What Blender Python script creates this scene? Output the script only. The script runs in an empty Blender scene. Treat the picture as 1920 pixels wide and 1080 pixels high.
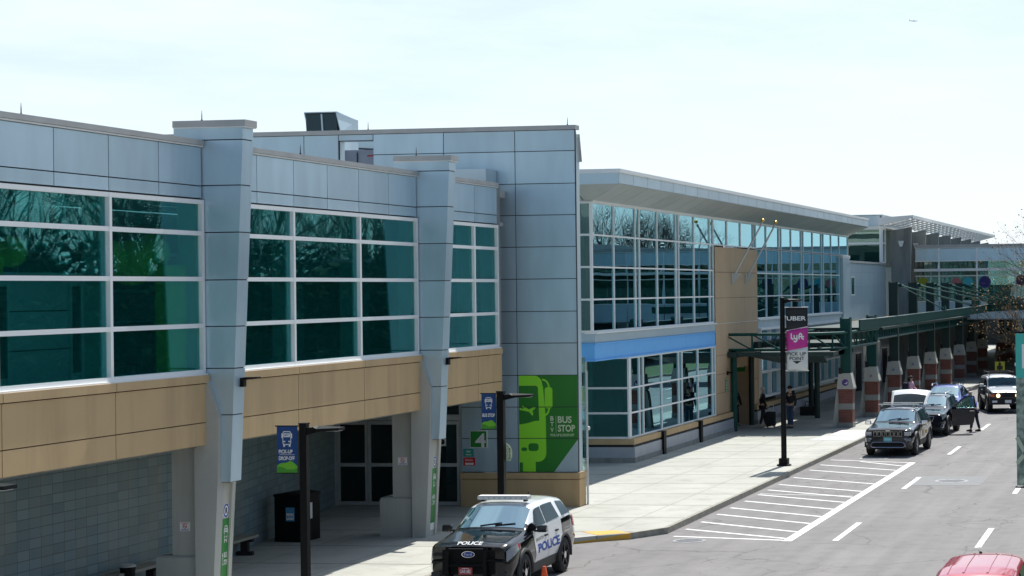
import bpy, bmesh, math, random
from mathutils import Vector, Matrix
random.seed(7)
R = math.radians
sc = bpy.context.scene
COL = sc.collection

# ------------------------------------------------------------------ helpers
def tag(o, label=None, cat=None, group=None, kind=None):
    if label: o['label'] = label
    if cat: o['category'] = cat
    if group: o['group'] = group
    if kind: o['kind'] = kind
    return o

def thing(name, label, cat, loc=(0, 0, 0), rotz=0.0, group=None):
    o = bpy.data.objects.new(name, None)
    COL.objects.link(o)
    o.location = loc
    o.rotation_euler = (0, 0, rotz)
    o.empty_display_size = 0.3
    return tag(o, label, cat, group)

def copy_tree(o, parent=None):
    c = o.copy(); COL.objects.link(c)
    if parent is not None: c.parent = parent
    for ch in list(o.children): copy_tree(ch, c)
    return c

def wloc(p):
    v = Vector((0, 0, 0))
    while p is not None:
        v += Vector(p.location); p = p.parent
    return v

class MB:
    """collects geometry; build() links it as ONE mesh object"""
    def __init__(s): s.v = []; s.f = []; s.m = []
    def add(s, vs, fs, mi=0):
        b = len(s.v); s.v += [tuple(p) for p in vs]
        s.f += [tuple(i + b for i in f) for f in fs]; s.m += [mi] * len(fs); return s
    def box(s, x0, x1, y0, y1, z0, z1, mi=0):
        x0, x1 = min(x0, x1), max(x0, x1); y0, y1 = min(y0, y1), max(y0, y1); z0, z1 = min(z0, z1), max(z0, z1)
        vs = [(x0,y0,z0),(x1,y0,z0),(x1,y1,z0),(x0,y1,z0),(x0,y0,z1),(x1,y0,z1),(x1,y1,z1),(x0,y1,z1)]
        return s.add(vs, [(0,3,2,1),(4,5,6,7),(0,1,5,4),(1,2,6,5),(2,3,7,6),(3,0,4,7)], mi)
    def obox(s, c, ax, ay, az, hx, hy, hz, mi=0):
        c = Vector(c); ax, ay, az = Vector(ax)*hx, Vector(ay)*hy, Vector(az)*hz
        vs = [c-ax-ay-az, c+ax-ay-az, c+ax+ay-az, c-ax+ay-az, c-ax-ay+az, c+ax-ay+az, c+ax+ay+az, c-ax+ay+az]
        return s.add(vs, [(0,3,2,1),(4,5,6,7),(0,1,5,4),(1,2,6,5),(2,3,7,6),(3,0,4,7)], mi)
    def poly(s, pts, mi=0): return s.add(pts, [tuple(range(len(pts)))], mi)
    def prism(s, pts, off, mi=0):
        """pts polygon extruded by vector off"""
        n = len(pts); o = Vector(off)
        a = [Vector(p) for p in pts]; b = [p + o for p in a]
        nrm = Vector((0, 0, 0))
        for i in range(n): nrm += a[i].cross(a[(i+1) % n])
        fs = [tuple(range(n)), tuple(range(2*n-1, n-1, -1))] + [(i, n+i, n+(i+1) % n, (i+1) % n) for i in range(n)]
        if nrm.dot(o) > 0: fs = [tuple(reversed(f)) for f in fs]
        return s.add(a + b, fs, mi)
    def tube(s, pts, r, n=8, mi=0, cap=True):
        pts = [Vector(p) for p in pts]; k = len(pts)
        rs = r if isinstance(r, (list, tuple)) else [r]*k
        vs = []; up = None
        for i, p in enumerate(pts):
            d = (pts[min(i+1, k-1)] - pts[max(i-1, 0)]).normalized()
            if up is None:
                up = Vector((0, 0, 1)) if abs(d.z) < .9 else Vector((0, 1, 0))
            a = d.cross(up).normalized(); b = a.cross(d).normalized(); up = b
            for j in range(n):
                t = 2*math.pi*j/n
                vs.append(p + (a*math.cos(t) + b*math.sin(t))*rs[i])
        fs = []
        for i in range(k-1):
            for j in range(n):
                fs.append((i*n+j, i*n+(j+1) % n, (i+1)*n+(j+1) % n, (i+1)*n+j))
        if cap: fs += [tuple(range(n-1, -1, -1)), tuple(range((k-1)*n, k*n))]
        return s.add(vs, fs, mi)
    def lathe(s, prof, c=(0, 0, 0), axis='z', n=20, mi=0, cap=True):
        """prof = [(r, h)], closed at r=0 ends if given"""
        vs = []; c = Vector(c)
        for r, h in prof:
            for j in range(n):
                t = 2*math.pi*j/n; a, b = r*math.cos(t), r*math.sin(t)
                p = (a, b, h) if axis == 'z' else ((h, a, b) if axis == 'x' else (b, h, a))
                vs.append(c + Vector(p))
        fs = []
        for i in range(len(prof)-1):
            for j in range(n):
                fs.append((i*n+j, i*n+(j+1) % n, (i+1)*n+(j+1) % n, (i+1)*n+j))
        if cap and prof[0][0] > 1e-6: fs.append(tuple(range(n-1, -1, -1)))
        if cap and prof[-1][0] > 1e-6: fs.append(tuple(range((len(prof)-1)*n, len(prof)*n)))
        return s.add(vs, fs, mi)
    def ball(s, c, r, n=10, mi=0, sz=1.0):
        k = n//2+1
        prof = [(max(r*math.sin(math.pi*i/k), 1e-5), -r*sz*math.cos(math.pi*i/k)) for i in range(k+1)]
        return s.lathe(prof, c, 'z', n, mi)
    def text(s, txt, o, u, v, w, h, mi=0, bold=0.0):
        vs, ts = text_geo(txt, bold)
        o, u, v = Vector(o), Vector(u), Vector(v)
        return s.add([o + u*(p[0]*w) + v*(p[1]*h) for p in vs], ts, mi)
    def merge(s, other, M=None, mi=0):
        return s.add([(M @ Vector(p)) if M else p for p in other.v], other.f, mi)
    def build(s, name, mats, parent=None, origin=None, local=False, smooth=None, label=None):
        me = bpy.data.meshes.new(name)
        if origin is None: origin = wloc(parent) if (parent is not None and not local) else Vector((0, 0, 0))
        org = Vector(origin)
        me.from_pydata([tuple(Vector(p) - org) for p in s.v], [], s.f)
        if not isinstance(mats, (list, tuple)): mats = [mats]
        for m in mats: me.materials.append(m)
        if len(mats) > 1: me.polygons.foreach_set('material_index', s.m)
        if smooth is not None:
            me.polygons.foreach_set('use_smooth', [True]*len(me.polygons))
            me.set_sharp_from_angle(angle=R(smooth))
        me.update()
        o = bpy.data.objects.new(name, me); COL.objects.link(o)
        if parent is not None: o.parent = parent
        else: o.location = org
        if label: o['label'] = label
        return o

_tc = {}
def text_geo(txt, bold=0.0):
    k = (txt, bold)
    if k in _tc: return _tc[k]
    cu = bpy.data.curves.new('t', 'FONT'); cu.body = txt; cu.size = 1; cu.offset = bold; cu.resolution_u = 4
    o = bpy.data.objects.new('t', cu); COL.objects.link(o)
    bpy.context.view_layer.update()
    me = bpy.data.meshes.new_from_object(o.evaluated_get(bpy.context.evaluated_depsgraph_get()))
    vs = [Vector(v.co) for v in me.vertices]; fs = [tuple(p.vertices) for p in me.polygons]
    bpy.data.objects.remove(o); bpy.data.curves.remove(cu); bpy.data.meshes.remove(me)
    x0 = min(p.x for p in vs); x1 = max(p.x for p in vs); y0 = min(p.y for p in vs); y1 = max(p.y for p in vs)
    _tc[k] = ([((p.x-x0)/(x1-x0), (p.y-y0)/max(y1-y0, 1e-6)) for p in vs], fs)
    return _tc[k]

UX, UY, UZ = Vector((1, 0, 0)), Vector((0, 1, 0)), Vector((0, 0, 1))

# ------------------------------------------------------------------ materials
def new_mat(name):
    m = bpy.data.materials.new(name); m.use_nodes = True
    nt = m.node_tree; nt.nodes.clear()
    out = nt.nodes.new('ShaderNodeOutputMaterial')
    return m, nt, out

def N(nt, t, **kw):
    n = nt.nodes.new(t)
    for k, v in kw.items():
        if k in n.inputs: n.inputs[k].default_value = v
        else: setattr(n, k, v)
    return n

def c4(c): return (c[0], c[1], c[2], 1.0)

def mat(name, col, rough=.6, metal=0.0, var=0.0, vscale=3.0, stretch=(1, 1, 1), col2=None, bump=0.0, bscale=40.0, coat=0.0, emit=None, spec=0.5, island=0.0, detail=5.0, lo=.3, hi=.7):
    m, nt, out = new_mat(name)
    b = N(nt, 'ShaderNodeBsdfPrincipled'); nt.links.new(b.outputs[0], out.inputs[0])
    b.inputs['Base Color'].default_value = c4(col); b.inputs['Roughness'].default_value = rough
    b.inputs['Metallic'].default_value = metal; b.inputs['Coat Weight'].default_value = coat
    b.inputs['Coat Roughness'].default_value = .04
    b.inputs['Specular IOR Level'].default_value = spec
    if emit: b.inputs['Emission Color'].default_value = c4(emit); b.inputs['Emission Strength'].default_value = 1.0
    tc = N(nt, 'ShaderNodeTexCoord'); mp = N(nt, 'ShaderNodeMapping'); mp.inputs['Scale'].default_value = stretch
    nt.links.new(tc.outputs['Object'], mp.inputs['Vector'])
    col_out = None
    if var or col2:
        if col2 is None: col2 = tuple(max(0, c*(1-var)) for c in col)
        no = N(nt, 'ShaderNodeTexNoise'); no.inputs['Scale'].default_value = vscale; no.inputs['Detail'].default_value = detail
        nt.links.new(mp.outputs[0], no.inputs['Vector'])
        mr = N(nt, 'ShaderNodeMapRange'); mr.inputs['From Min'].default_value = lo; mr.inputs['From Max'].default_value = hi
        nt.links.new(no.outputs['Fac'], mr.inputs['Value'])
        mx = N(nt, 'ShaderNodeMix', data_type='RGBA')
        mx.inputs['A'].default_value = c4(col2); mx.inputs['B'].default_value = c4(col)
        # colour sockets carry the same names as floats: address by index
        mx.inputs[6].default_value = c4(col2); mx.inputs[7].default_value = c4(col)
        nt.links.new(mr.outputs[0], mx.inputs[0])
        col_out = mx.outputs[2]
    if island:
        ge = N(nt, 'ShaderNodeNewGeometry'); mr = N(nt, 'ShaderNodeMapRange')
        mr.inputs['To Min'].default_value = 1-island; mr.inputs['To Max'].default_value = 1+island
        nt.links.new(ge.outputs['Random Per Island'], mr.inputs['Value'])
        mu = N(nt, 'ShaderNodeMix', data_type='RGBA', blend_type='MULTIPLY'); mu.inputs[0].default_value = 1
        if col_out: nt.links.new(col_out, mu.inputs[6])
        else: mu.inputs[6].default_value = c4(col)
        nt.links.new(mr.outputs[0], mu.inputs[7]); col_out = mu.outputs[2]
    if col_out: nt.links.new(col_out, b.inputs['Base Color'])
    if bump:
        no = N(nt, 'ShaderNodeTexNoise'); no.inputs['Scale'].default_value = bscale; no.inputs['Detail'].default_value = 4
        nt.links.new(mp.outputs[0], no.inputs['Vector'])
        bp = N(nt, 'ShaderNodeBump'); bp.inputs['Strength'].default_value = bump; bp.inputs['Distance'].default_value = .02
        nt.links.new(no.outputs['Fac'], bp.inputs['Height']); nt.links.new(bp.outputs[0], b.inputs['Normal'])
    return m

def glass_mat(name, tint, refl, base, k, wav=.02, rough=.004, wscale=.7, body=None, bf=.0):
    m, nt, out = new_mat(name)
    tr = N(nt, 'ShaderNodeBsdfTransparent'); tr.inputs[0].default_value = c4(tint)
    gl = N(nt, 'ShaderNodeBsdfGlossy'); gl.inputs[0].default_value = c4(refl); gl.inputs['Roughness'].default_value = rough
    fr = N(nt, 'ShaderNodeFresnel'); fr.inputs[0].default_value = 1.5
    ma = N(nt, 'ShaderNodeMath', operation='MULTIPLY_ADD', use_clamp=True); ma.inputs[1].default_value = k; ma.inputs[2].default_value = base
    nt.links.new(fr.outputs[0], ma.inputs[0])
    mx = N(nt, 'ShaderNodeMixShader')
    src = tr
    if body:      # tinted interlayer: a little of the light scatters in the glass
        df = N(nt, 'ShaderNodeBsdfDiffuse'); df.inputs[0].default_value = c4(body); m2 = N(nt, 'ShaderNodeMixShader'); m2.inputs[0].default_value = bf
        nt.links.new(tr.outputs[0], m2.inputs[1]); nt.links.new(df.outputs[0], m2.inputs[2]); src = m2
    nt.links.new(ma.outputs[0], mx.inputs[0]); nt.links.new(src.outputs[0], mx.inputs[1]); nt.links.new(gl.outputs[0], mx.inputs[2])
    if wav:
        tc = N(nt, 'ShaderNodeTexCoord'); no = N(nt, 'ShaderNodeTexNoise'); no.inputs['Scale'].default_value = wscale; no.inputs['Detail'].default_value = 1
        nt.links.new(tc.outputs['Object'], no.inputs['Vector'])
        bp = N(nt, 'ShaderNodeBump'); bp.inputs['Strength'].default_value = 1; bp.inputs['Distance'].default_value = wav
        nt.links.new(no.outputs['Fac'], bp.inputs['Height']); nt.links.new(bp.outputs[0], gl.inputs['Normal'])
    nt.links.new(mx.outputs[0], out.inputs[0])
    return m

def mth(nt, op, a, b=None, c=None, clamp=False):
    n = nt.nodes.new('ShaderNodeMath'); n.operation = op; n.use_clamp = clamp
    for i, x in enumerate((a, b, c)):
        if x is None: continue
        if isinstance(x, (int, float)): n.inputs[i].default_value = x
        else: nt.links.new(x, n.inputs[i])
    return n.outputs[0]

def mixc(nt, fac, a, b):
    n = nt.nodes.new('ShaderNodeMix'); n.data_type = 'RGBA'
    for i, x in ((0, fac), (6, a), (7, b)):
        if isinstance(x, (int, float)): n.inputs[i].default_value = x
        elif isinstance(x, tuple): n.inputs[i].default_value = c4(x)
        else: nt.links.new(x, n.inputs[i])
    return n.outputs[2]

def noise(nt, vec, scale, detail=4, rough=.5):
    n = nt.nodes.new('ShaderNodeTexNoise'); n.inputs['Scale'].default_value = scale; n.inputs['Detail'].default_value = detail
    n.inputs['Roughness'].default_value = rough
    nt.links.new(vec, n.inputs['Vector']); return n.outputs['Fac']

def rng(nt, x, a, b, c=0.0, d=1.0):
    n = nt.nodes.new('ShaderNodeMapRange'); nt.links.new(x, n.inputs['Value'])
    for k, v in zip(('From Min', 'From Max', 'To Min', 'To Max'), (a, b, c, d)): n.inputs[k].default_value = v
    return n.outputs[0]

def asphalt_mat():
    m, nt, out = new_mat('asphalt')
    b = N(nt, 'ShaderNodeBsdfPrincipled'); nt.links.new(b.outputs[0], out.inputs[0]); b.inputs['Roughness'].default_value = .85
    tc = N(nt, 'ShaderNodeTexCoord'); ob = tc.outputs['Object']
    big = rng(nt, noise(nt, ob, .18, 3), .35, .65); fine = rng(nt, noise(nt, ob, 24, 2), .3, .7); mid = rng(nt, noise(nt, ob, 1.6, 5), .3, .7)
    st = N(nt, 'ShaderNodeMapping'); st.inputs['Scale'].default_value = (1.6, .05, 1); nt.links.new(ob, st.inputs[0])
    lane = rng(nt, noise(nt, st.outputs[0], 1.2, 2), .35, .65)
    c = mixc(nt, big, (.168, .160, .158), (.222, .212, .208))
    c = mixc(nt, mth(nt, 'MULTIPLY', lane, .62), c, (.125, .122, .125))
    c = mixc(nt, mth(nt, 'MULTIPLY', mid, .42), c, (.265, .255, .253))
    c = mixc(nt, mth(nt, 'MULTIPLY', fine, .28), c, (.10, .10, .105))
    # cracks: warped voronoi cell edges, kept only in patches
    wn = N(nt, 'ShaderNodeTexNoise'); wn.inputs['Scale'].default_value = .9; wn.inputs['Detail'].default_value = 6; nt.links.new(ob, wn.inputs['Vector'])
    va = N(nt, 'ShaderNodeVectorMath', operation='MULTIPLY_ADD'); va.inputs[1].default_value = (1.5, 1.5, 0); nt.links.new(wn.outputs['Color'], va.inputs[0]); nt.links.new(ob, va.inputs[2])
    def cracks(scale, w, lo, hi, ns):
        vo = N(nt, 'ShaderNodeTexVoronoi', feature='DISTANCE_TO_EDGE'); vo.inputs['Scale'].default_value = scale; nt.links.new(va.outputs[0], vo.inputs['Vector'])
        e = rng(nt, vo.outputs['Distance'], 0, w, 1, 0)
        return mth(nt, 'MULTIPLY', e, rng(nt, noise(nt, ob, ns, 2), lo, hi))
    ck = mth(nt, 'MAXIMUM', cracks(.22, .009, .38, .50, .25), cracks(.8, .022, .47, .62, .13))
    c = mixc(nt, mth(nt, 'MULTIPLY', ck, .62), c, (.04, .038, .036))
    nt.links.new(c, b.inputs['Base Color'])
    bp = N(nt, 'ShaderNodeBump'); bp.inputs['Strength'].default_value = .35; bp.inputs['Distance'].default_value = .01
    nt.links.new(noise(nt, ob, 60, 2), bp.inputs['Height']); nt.links.new(bp.outputs[0], b.inputs['Normal'])
    return m

def sidewalk_mat():
    m, nt, out = new_mat('sidewalk_concrete')
    b = N(nt, 'ShaderNodeBsdfPrincipled'); nt.links.new(b.outputs[0], out.inputs[0]); b.inputs['Roughness'].default_value = .85
    tc = N(nt, 'ShaderNodeTexCoord'); ob = tc.outputs['Object']
    sp = N(nt, 'ShaderNodeSeparateXYZ'); nt.links.new(ob, sp.inputs[0]); X, Y = sp.outputs[0], sp.outputs[1]
    c = mixc(nt, rng(nt, noise(nt, ob, .5, 5), .3, .7), (.39, .395, .355), (.475, .475, .43))
    # slab to slab tone
    def cell(v, s): return mth(nt, 'FLOOR', mth(nt, 'DIVIDE', v, s))
    cb = N(nt, 'ShaderNodeCombineXYZ'); nt.links.new(cell(X, 2.15), cb.inputs[0]); nt.links.new(cell(Y, 3.05), cb.inputs[1])
    wn = N(nt, 'ShaderNodeTexWhiteNoise'); nt.links.new(cb.outputs[0], wn.inputs[0])
    c = mixc(nt, mth(nt, 'MULTIPLY', wn.outputs['Value'], .35), c, (.36, .365, .33))
    c = mixc(nt, mth(nt, 'MULTIPLY', rng(nt, noise(nt, ob, 30, 2), .35, .7), .25), c, (.34, .34, .31))
    c = mixc(nt, mth(nt, 'MULTIPLY', rng(nt, noise(nt, ob, 1.3, 6, .7), .50, .68), .5), c, (.25, .245, .22))
    def joint(v, s, w):
        f = mth(nt, 'FRACT', mth(nt, 'DIVIDE', v, s)); return mth(nt, 'LESS_THAN', f, w/s)
    j = mth(nt, 'MAXIMUM', joint(X, 2.15, .03), joint(Y, 3.05, .13))
    c = mixc(nt, mth(nt, 'MULTIPLY', j, .6), c, (.12, .115, .10))
    nt.links.new(c, b.inputs['Base Color'])
    return m

def block_mat():
    m, nt, out = new_mat('ground_face_block')
    b = N(nt, 'ShaderNodeBsdfPrincipled'); nt.links.new(b.outputs[0], out.inputs[0]); b.inputs['Roughness'].default_value = .5
    tc = N(nt, 'ShaderNodeTexCoord'); sp = N(nt, 'ShaderNodeSeparateXYZ'); nt.links.new(tc.outputs['Object'], sp.inputs[0])
    cb = N(nt, 'ShaderNodeCombineXYZ'); nt.links.new(sp.outputs[1], cb.inputs[0]); nt.links.new(sp.outputs[2], cb.inputs[1])
    br = N(nt, 'ShaderNodeTexBrick', offset=0.0); nt.links.new(cb.outputs[0], br.inputs['Vector'])
    for k, v in (('Scale', 1.0), ('Brick Width', .4), ('Row Height', .2), ('Mortar Size', .008), ('Mortar Smooth', .1), ('Bias', 0.0)): br.inputs[k].default_value = v
    br.inputs['Color1'].default_value = (.125, .195, .22, 1); br.inputs['Color2'].default_value = (.185, .265, .29, 1); br.inputs['Mortar'].default_value = (.085, .11, .115, 1)
    st = N(nt, 'ShaderNodeMapping'); st.inputs['Scale'].default_value = (1, .8, .25); nt.links.new(tc.outputs['Object'], st.inputs[0])
    c = mixc(nt, mth(nt, 'MULTIPLY', rng(nt, noise(nt, st.outputs[0], 1.2, 4), .45, .75), .5), br.outputs['Color'], (.26, .25, .19))
    nt.links.new(c, b.inputs['Base Color'])
    bp = N(nt, 'ShaderNodeBump', invert=True); bp.inputs['Strength'].default_value = .5; bp.inputs['Distance'].default_value = .01
    nt.links.new(br.outputs['Fac'], bp.inputs['Height']); nt.links.new(bp.outputs[0], b.inputs['Normal'])
    return m

def brick_mat():
    m, nt, out = new_mat('red_brick')
    b = N(nt, 'ShaderNodeBsdfPrincipled'); nt.links.new(b.outputs[0], out.inputs[0]); b.inputs['Roughness'].default_value = .85
    tc = N(nt, 'ShaderNodeTexCoord'); sp = N(nt, 'ShaderNodeSeparateXYZ'); nt.links.new(tc.outputs['Object'], sp.inputs[0])
    cb = N(nt, 'ShaderNodeCombineXYZ'); nt.links.new(mth(nt, 'ADD', sp.outputs[0], sp.outputs[1]), cb.inputs[0]); nt.links.new(sp.outputs[2], cb.inputs[1])
    br = N(nt, 'ShaderNodeTexBrick'); nt.links.new(cb.outputs[0], br.inputs['Vector'])
    for k, v in (('Scale', 1.0), ('Brick Width', .21), ('Row Height', .071), ('Mortar Size', .006), ('Bias', -.2)): br.inputs[k].default_value = v
    br.inputs['Color1'].default_value = (.19, .058, .04, 1); br.inputs['Color2'].default_value = (.115, .036, .028, 1); br.inputs['Mortar'].default_value = (.19, .15, .13, 1)
    nt.links.new(br.outputs['Color'], b.inputs['Base Color'])
    return m

def streak_mat(name, col, dark, rough=.8, amount=.6, fine=.25):
    """precast / concrete with vertical run-off streaks"""
    m, nt, out = new_mat(name)
    b = N(nt, 'ShaderNodeBsdfPrincipled'); nt.links.new(b.outputs[0], out.inputs[0]); b.inputs['Roughness'].default_value = rough
    tc = N(nt, 'ShaderNodeTexCoord'); ob = tc.outputs['Object']
    mp = N(nt, 'ShaderNodeMapping'); mp.inputs['Scale'].default_value = (1.3, 1.3, .16); nt.links.new(ob, mp.inputs[0])
    s = rng(nt, noise(nt, mp.outputs[0], 1.1, 6, .65), .47, .75)
    cl = rng(nt, noise(nt, ob, 1.4, 5), .3, .7)
    c = mixc(nt, mth(nt, 'MULTIPLY', cl, .35), col, tuple(x*.82 for x in col))
    c = mixc(nt, mth(nt, 'MULTIPLY', s, amount), c, dark)
    c = mixc(nt, mth(nt, 'MULTIPLY', rng(nt, noise(nt, ob, 45, 2), .35, .7), fine), c, tuple(x*.7 for x in col))
    nt.links.new(c, b.inputs['Base Color'])
    return m

M = {}
M['panel'] = mat('silver_metal_panel', (.53, .675, .76), .34, .42, island=.075, bump=.16, bscale=.9, var=.13, vscale=1.3, stretch=(1.6, 1.6, .45))
M['panel_flat'] = mat('pale_metal_panel', (.53, .645, .70), .40, .3, island=.05, var=.10, vscale=.8, bump=.08, bscale=.8)
M['joint'] = mat('dark_joint', (.035, .04, .045), .8)
M['coping'] = mat('brown_grey_coping', (.47, .47, .455), .5, .2, var=.15, vscale=2)
M['flash'] = mat('white_flashing', (.8, .8, .78), .4, .1)
M['tan'] = streak_mat('tan_precast', (.58, .405, .215), (.20, .14, .075), .85, .38)
M['tanj'] = mat('tan_joint', (.10, .072, .045), .9)
M['tanwall'] = streak_mat('pale_tan_panel', (.56, .40, .245), (.36, .255, .155), .8, .35)
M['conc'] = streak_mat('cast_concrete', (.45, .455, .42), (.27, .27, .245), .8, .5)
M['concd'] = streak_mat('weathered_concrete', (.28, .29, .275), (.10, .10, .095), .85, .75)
M['conclight'] = streak_mat('pale_concrete', (.50, .50, .44), (.20, .19, .16), .8, .6)
M['mull'] = mat('white_mullion', (.86, .87, .86), .45, 0)
M['mulld'] = mat('dark_gasket', (.03, .035, .035), .5)
M['glassL'] = glass_mat('teal_glass', (.58, .85, .86), (.48, .88, .88), .02, .75, .002, body=(.01, .40, .38), bf=.05)
M['glassR'] = glass_mat('reflective_teal_glass', (.42, .72, .68), (.46, .82, .95), .24, 1.4, .0025, wscale=.5, body=(.006, .10, .10), bf=.08)
M['glassD'] = glass_mat('dark_door_glass', (.52, .62, .60), (.8, .9, .9), .03, .8, .004)
M['glassB'] = glass_mat('pale_teal_glass', (.66, .80, .77), (.75, .95, .92), .08, .9, .003, body=(.03, .20, .19), bf=.12)
M['blue'] = mat('sky_blue_panel', (.16, .50, .96), .45, 0, var=.05)
M['blk'] = mat('black_painted_steel', (.004, .0045, .005), .5, spec=.2)
M['blkm'] = mat('matt_black', (.015, .015, .016), .75)
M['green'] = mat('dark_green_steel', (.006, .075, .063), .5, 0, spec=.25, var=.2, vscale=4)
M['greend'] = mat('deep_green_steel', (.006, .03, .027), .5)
M['asphalt'] = asphalt_mat()
M['walk'] = sidewalk_mat()
M['curb'] = mat('granite_kerb', (.36, .345, .29), .85, col2=(.22, .21, .175), vscale=6, bump=.3, bscale=20)
M['yellow'] = mat('yellow_paint', (.72, .38, .02), .6, col2=(.60, .34, .06), vscale=8)
M['white'] = mat('white_road_paint', (.80, .81, .80), .7, col2=(.62, .62, .61), vscale=5, lo=.25, hi=.5)
M['whiteworn'] = mat('worn_white_road_paint', (.78, .79, .78), .7, col2=(.42, .41, .41), vscale=9, lo=.35, hi=.5)
M['iron'] = mat('cast_iron', (.27, .28, .30), .6, .3, var=.2, vscale=20)
M['patch'] = mat('asphalt_patch', (.22, .225, .23), .85, var=.2, vscale=6, bump=.2)
M['block'] = block_mat()
M['brick'] = brick_mat()
M['greys'] = mat('grey_base_panel', (.42, .45, .49), .5, .2, var=.15, vscale=2)
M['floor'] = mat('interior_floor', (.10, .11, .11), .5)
M['ceil'] = mat('interior_ceiling', (.45, .46, .44), .8)
M['inwall'] = mat('interior_wall', (.32, .36, .35), .8, var=.2)
M['inlime'] = mat('interior_lime_column', (.60, .86, .04), .7)
M['infin'] = mat('pale_green_fin', (.45, .72, .60), .6)
M['ceil2'] = mat('white_partition', (.78, .80, .78), .8)
M['intan'] = mat('interior_tan', (.3, .2, .12), .7)
M['indark'] = mat('interior_dark', (.03, .035, .035), .8)
M['soffit'] = mat('grey_soffit_panel', (.54, .57, .55), .6, .25, island=.06, var=.12, vscale=1)
M['signw'] = mat('white_sign_face', (.78, .78, .77), .5)
M['signg'] = mat('green_sign_face', (.018, .22, .035), .5)
M['lime'] = mat('lime_print', (.27, .76, .03), .5)
M['dgreen'] = mat('dark_green_print', (.02, .20, .02), .5, var=.08, vscale=1)
M['lgreen'] = mat('pale_green_print', (.55, .66, .45), .5)
M['navy'] = mat('navy_blue_fabric', (.012, .065, .24), .7, var=.12, vscale=6)
M['hill'] = mat('leaf_green_fabric', (.16, .50, .03), .7)
M['hilld'] = mat('grass_green_fabric', (.06, .30, .025), .7)
M['bwhite'] = mat('white_print', (.82, .83, .82), .6)
M['bblack'] = mat('black_banner_fabric', (.022, .024, .028), .75, var=.3, vscale=3, stretch=(6, 1, .3))
M['magenta'] = mat('magenta_banner_fabric', (.58, .035, .30), .7, var=.08, vscale=5)
M['bpale'] = mat('white_banner_fabric', (.74, .74, .70), .75, var=.05, vscale=5)
M['ink'] = mat('black_ink', (.015, .015, .016), .6)
M['redink'] = mat('red_ink', (.55, .03, .03), .6)
M['blueink'] = mat('blue_ink', (.03, .08, .35), .6)
M['purple'] = mat('purple_print', (.10, .04, .24), .6)
M['tealsign'] = mat('teal_print', (.03, .30, .27), .6)
M['tealban'] = mat('teal_banner_fabric', (.07, .50, .43), .7)
M['ysign'] = mat('yellow_sign_face', (.40, .40, .02), .6)
M['gold'] = mat('gold_ball', (.8, .55, .15), .25, .9)
M['alu'] = mat('brushed_aluminium', (.62, .64, .64), .4, .45, var=.1, vscale=8)
M['hvac'] = mat('blue_grey_unit', (.30, .32, .38), .6, .1, var=.1)
M['chrome'] = mat('chrome', (.8, .8, .82), .08, 1.0)
M['rubber'] = mat('tyre_rubber', (.02, .02, .021), .8)
M['rim'] = mat('alloy_rim', (.32, .33, .34), .3, .8)
M['steelrim'] = mat('black_steel_rim', (.02, .02, .022), .4, .3)
M['carglass'] = glass_mat('car_window_glass', (.05, .085, .085), (.9, 1, 1), .05, 1.0, 0)
M['windscreen'] = glass_mat('windscreen_glass', (.22, .36, .36), (.85, 1, 1), .07, 1.3, 0)
M['lampglass'] = glass_mat('lamp_lens', (.7, .72, .74), (1, 1, 1), .12, 1.0, 0)
M['paintblack'] = mat('black_car_paint', (.006, .007, .009), .12, 0, coat=1.0, spec=.1)
M['paintwhite'] = mat('white_car_paint', (.72, .75, .76), .25, 0, coat=.8)
M['paintgrey'] = mat('graphite_car_paint', (.012, .014, .021), .15, 0, coat=1.0, spec=.15)
M['paintnavy'] = mat('dark_navy_car_paint', (.007, .009, .018), .15, 0, coat=1.0, spec=.15)
M['paintblue'] = mat('bright_blue_car_paint', (.012, .03, .32), .25, .2, coat=1.0)
M['paintred'] = mat('red_car_paint', (.50, .016, .035), .3, .1, coat=1.0)
M['paintfj'] = mat('dark_green_car_paint', (.012, .022, .022), .2, 0, coat=1.0, spec=.2)
M['clad'] = mat('grey_plastic_cladding', (.035, .036, .037), .6)
M['well'] = mat('wheel_well', (.006, .006, .006), .9)
M['amber'] = mat('amber_lens', (.75, .14, .02), .2)
M['redlens'] = mat('red_lens', (.5, .015, .02), .2)
M['head'] = mat('lit_headlamp', (.9, .8, .6), .3, emit=(1.6, 1.2, .7))
M['plate_red'] = mat('red_number_plate', (.45, .05, .05), .5)
M['plate_teal'] = mat('teal_number_plate', (.16, .50, .52), .5)
M['orange'] = mat('orange_plastic', (.85, .11, .02), .5)
M['conewhite'] = mat('white_reflective_sleeve', (.8, .8, .8), .5)
M['skin'] = mat('skin', (.50, .30, .21), .6)
M['hairdark'] = mat('dark_hair', (.012, .010, .009), .7)
M['cloth_black'] = mat('black_cloth', (.014, .014, .016), .85)
M['cloth_navy'] = mat('navy_cloth', (.018, .022, .05), .85)
M['cloth_blue'] = mat('bright_blue_cloth', (.015, .09, .55), .85)
M['cloth_pink'] = mat('pink_cloth', (.60, .36, .46), .85)
M['cloth_jeans'] = mat('blue_denim', (.05, .08, .14), .9)
M['shoe'] = mat('dark_shoe', (.02, .02, .02), .6)
M['shoe_pale'] = mat('pale_shoe', (.4, .36, .3), .6)
M['timber'] = mat('weathered_timber', (.33, .31, .26), .8, var=.3, vscale=3, stretch=(1, 8, 8))
M['bark'] = mat('grey_bark', (.10, .085, .07), .9, var=.4, vscale=8)
M['bud'] = mat('ochre_spring_bud', (.36, .21, .07), .8, island=.4)
M['grass'] = mat('median_turf', (.07, .12, .03), .95, var=.5, vscale=8)
M['garage'] = mat('garage_concrete', (.40, .42, .42), .85, var=.15, vscale=.6)
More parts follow.
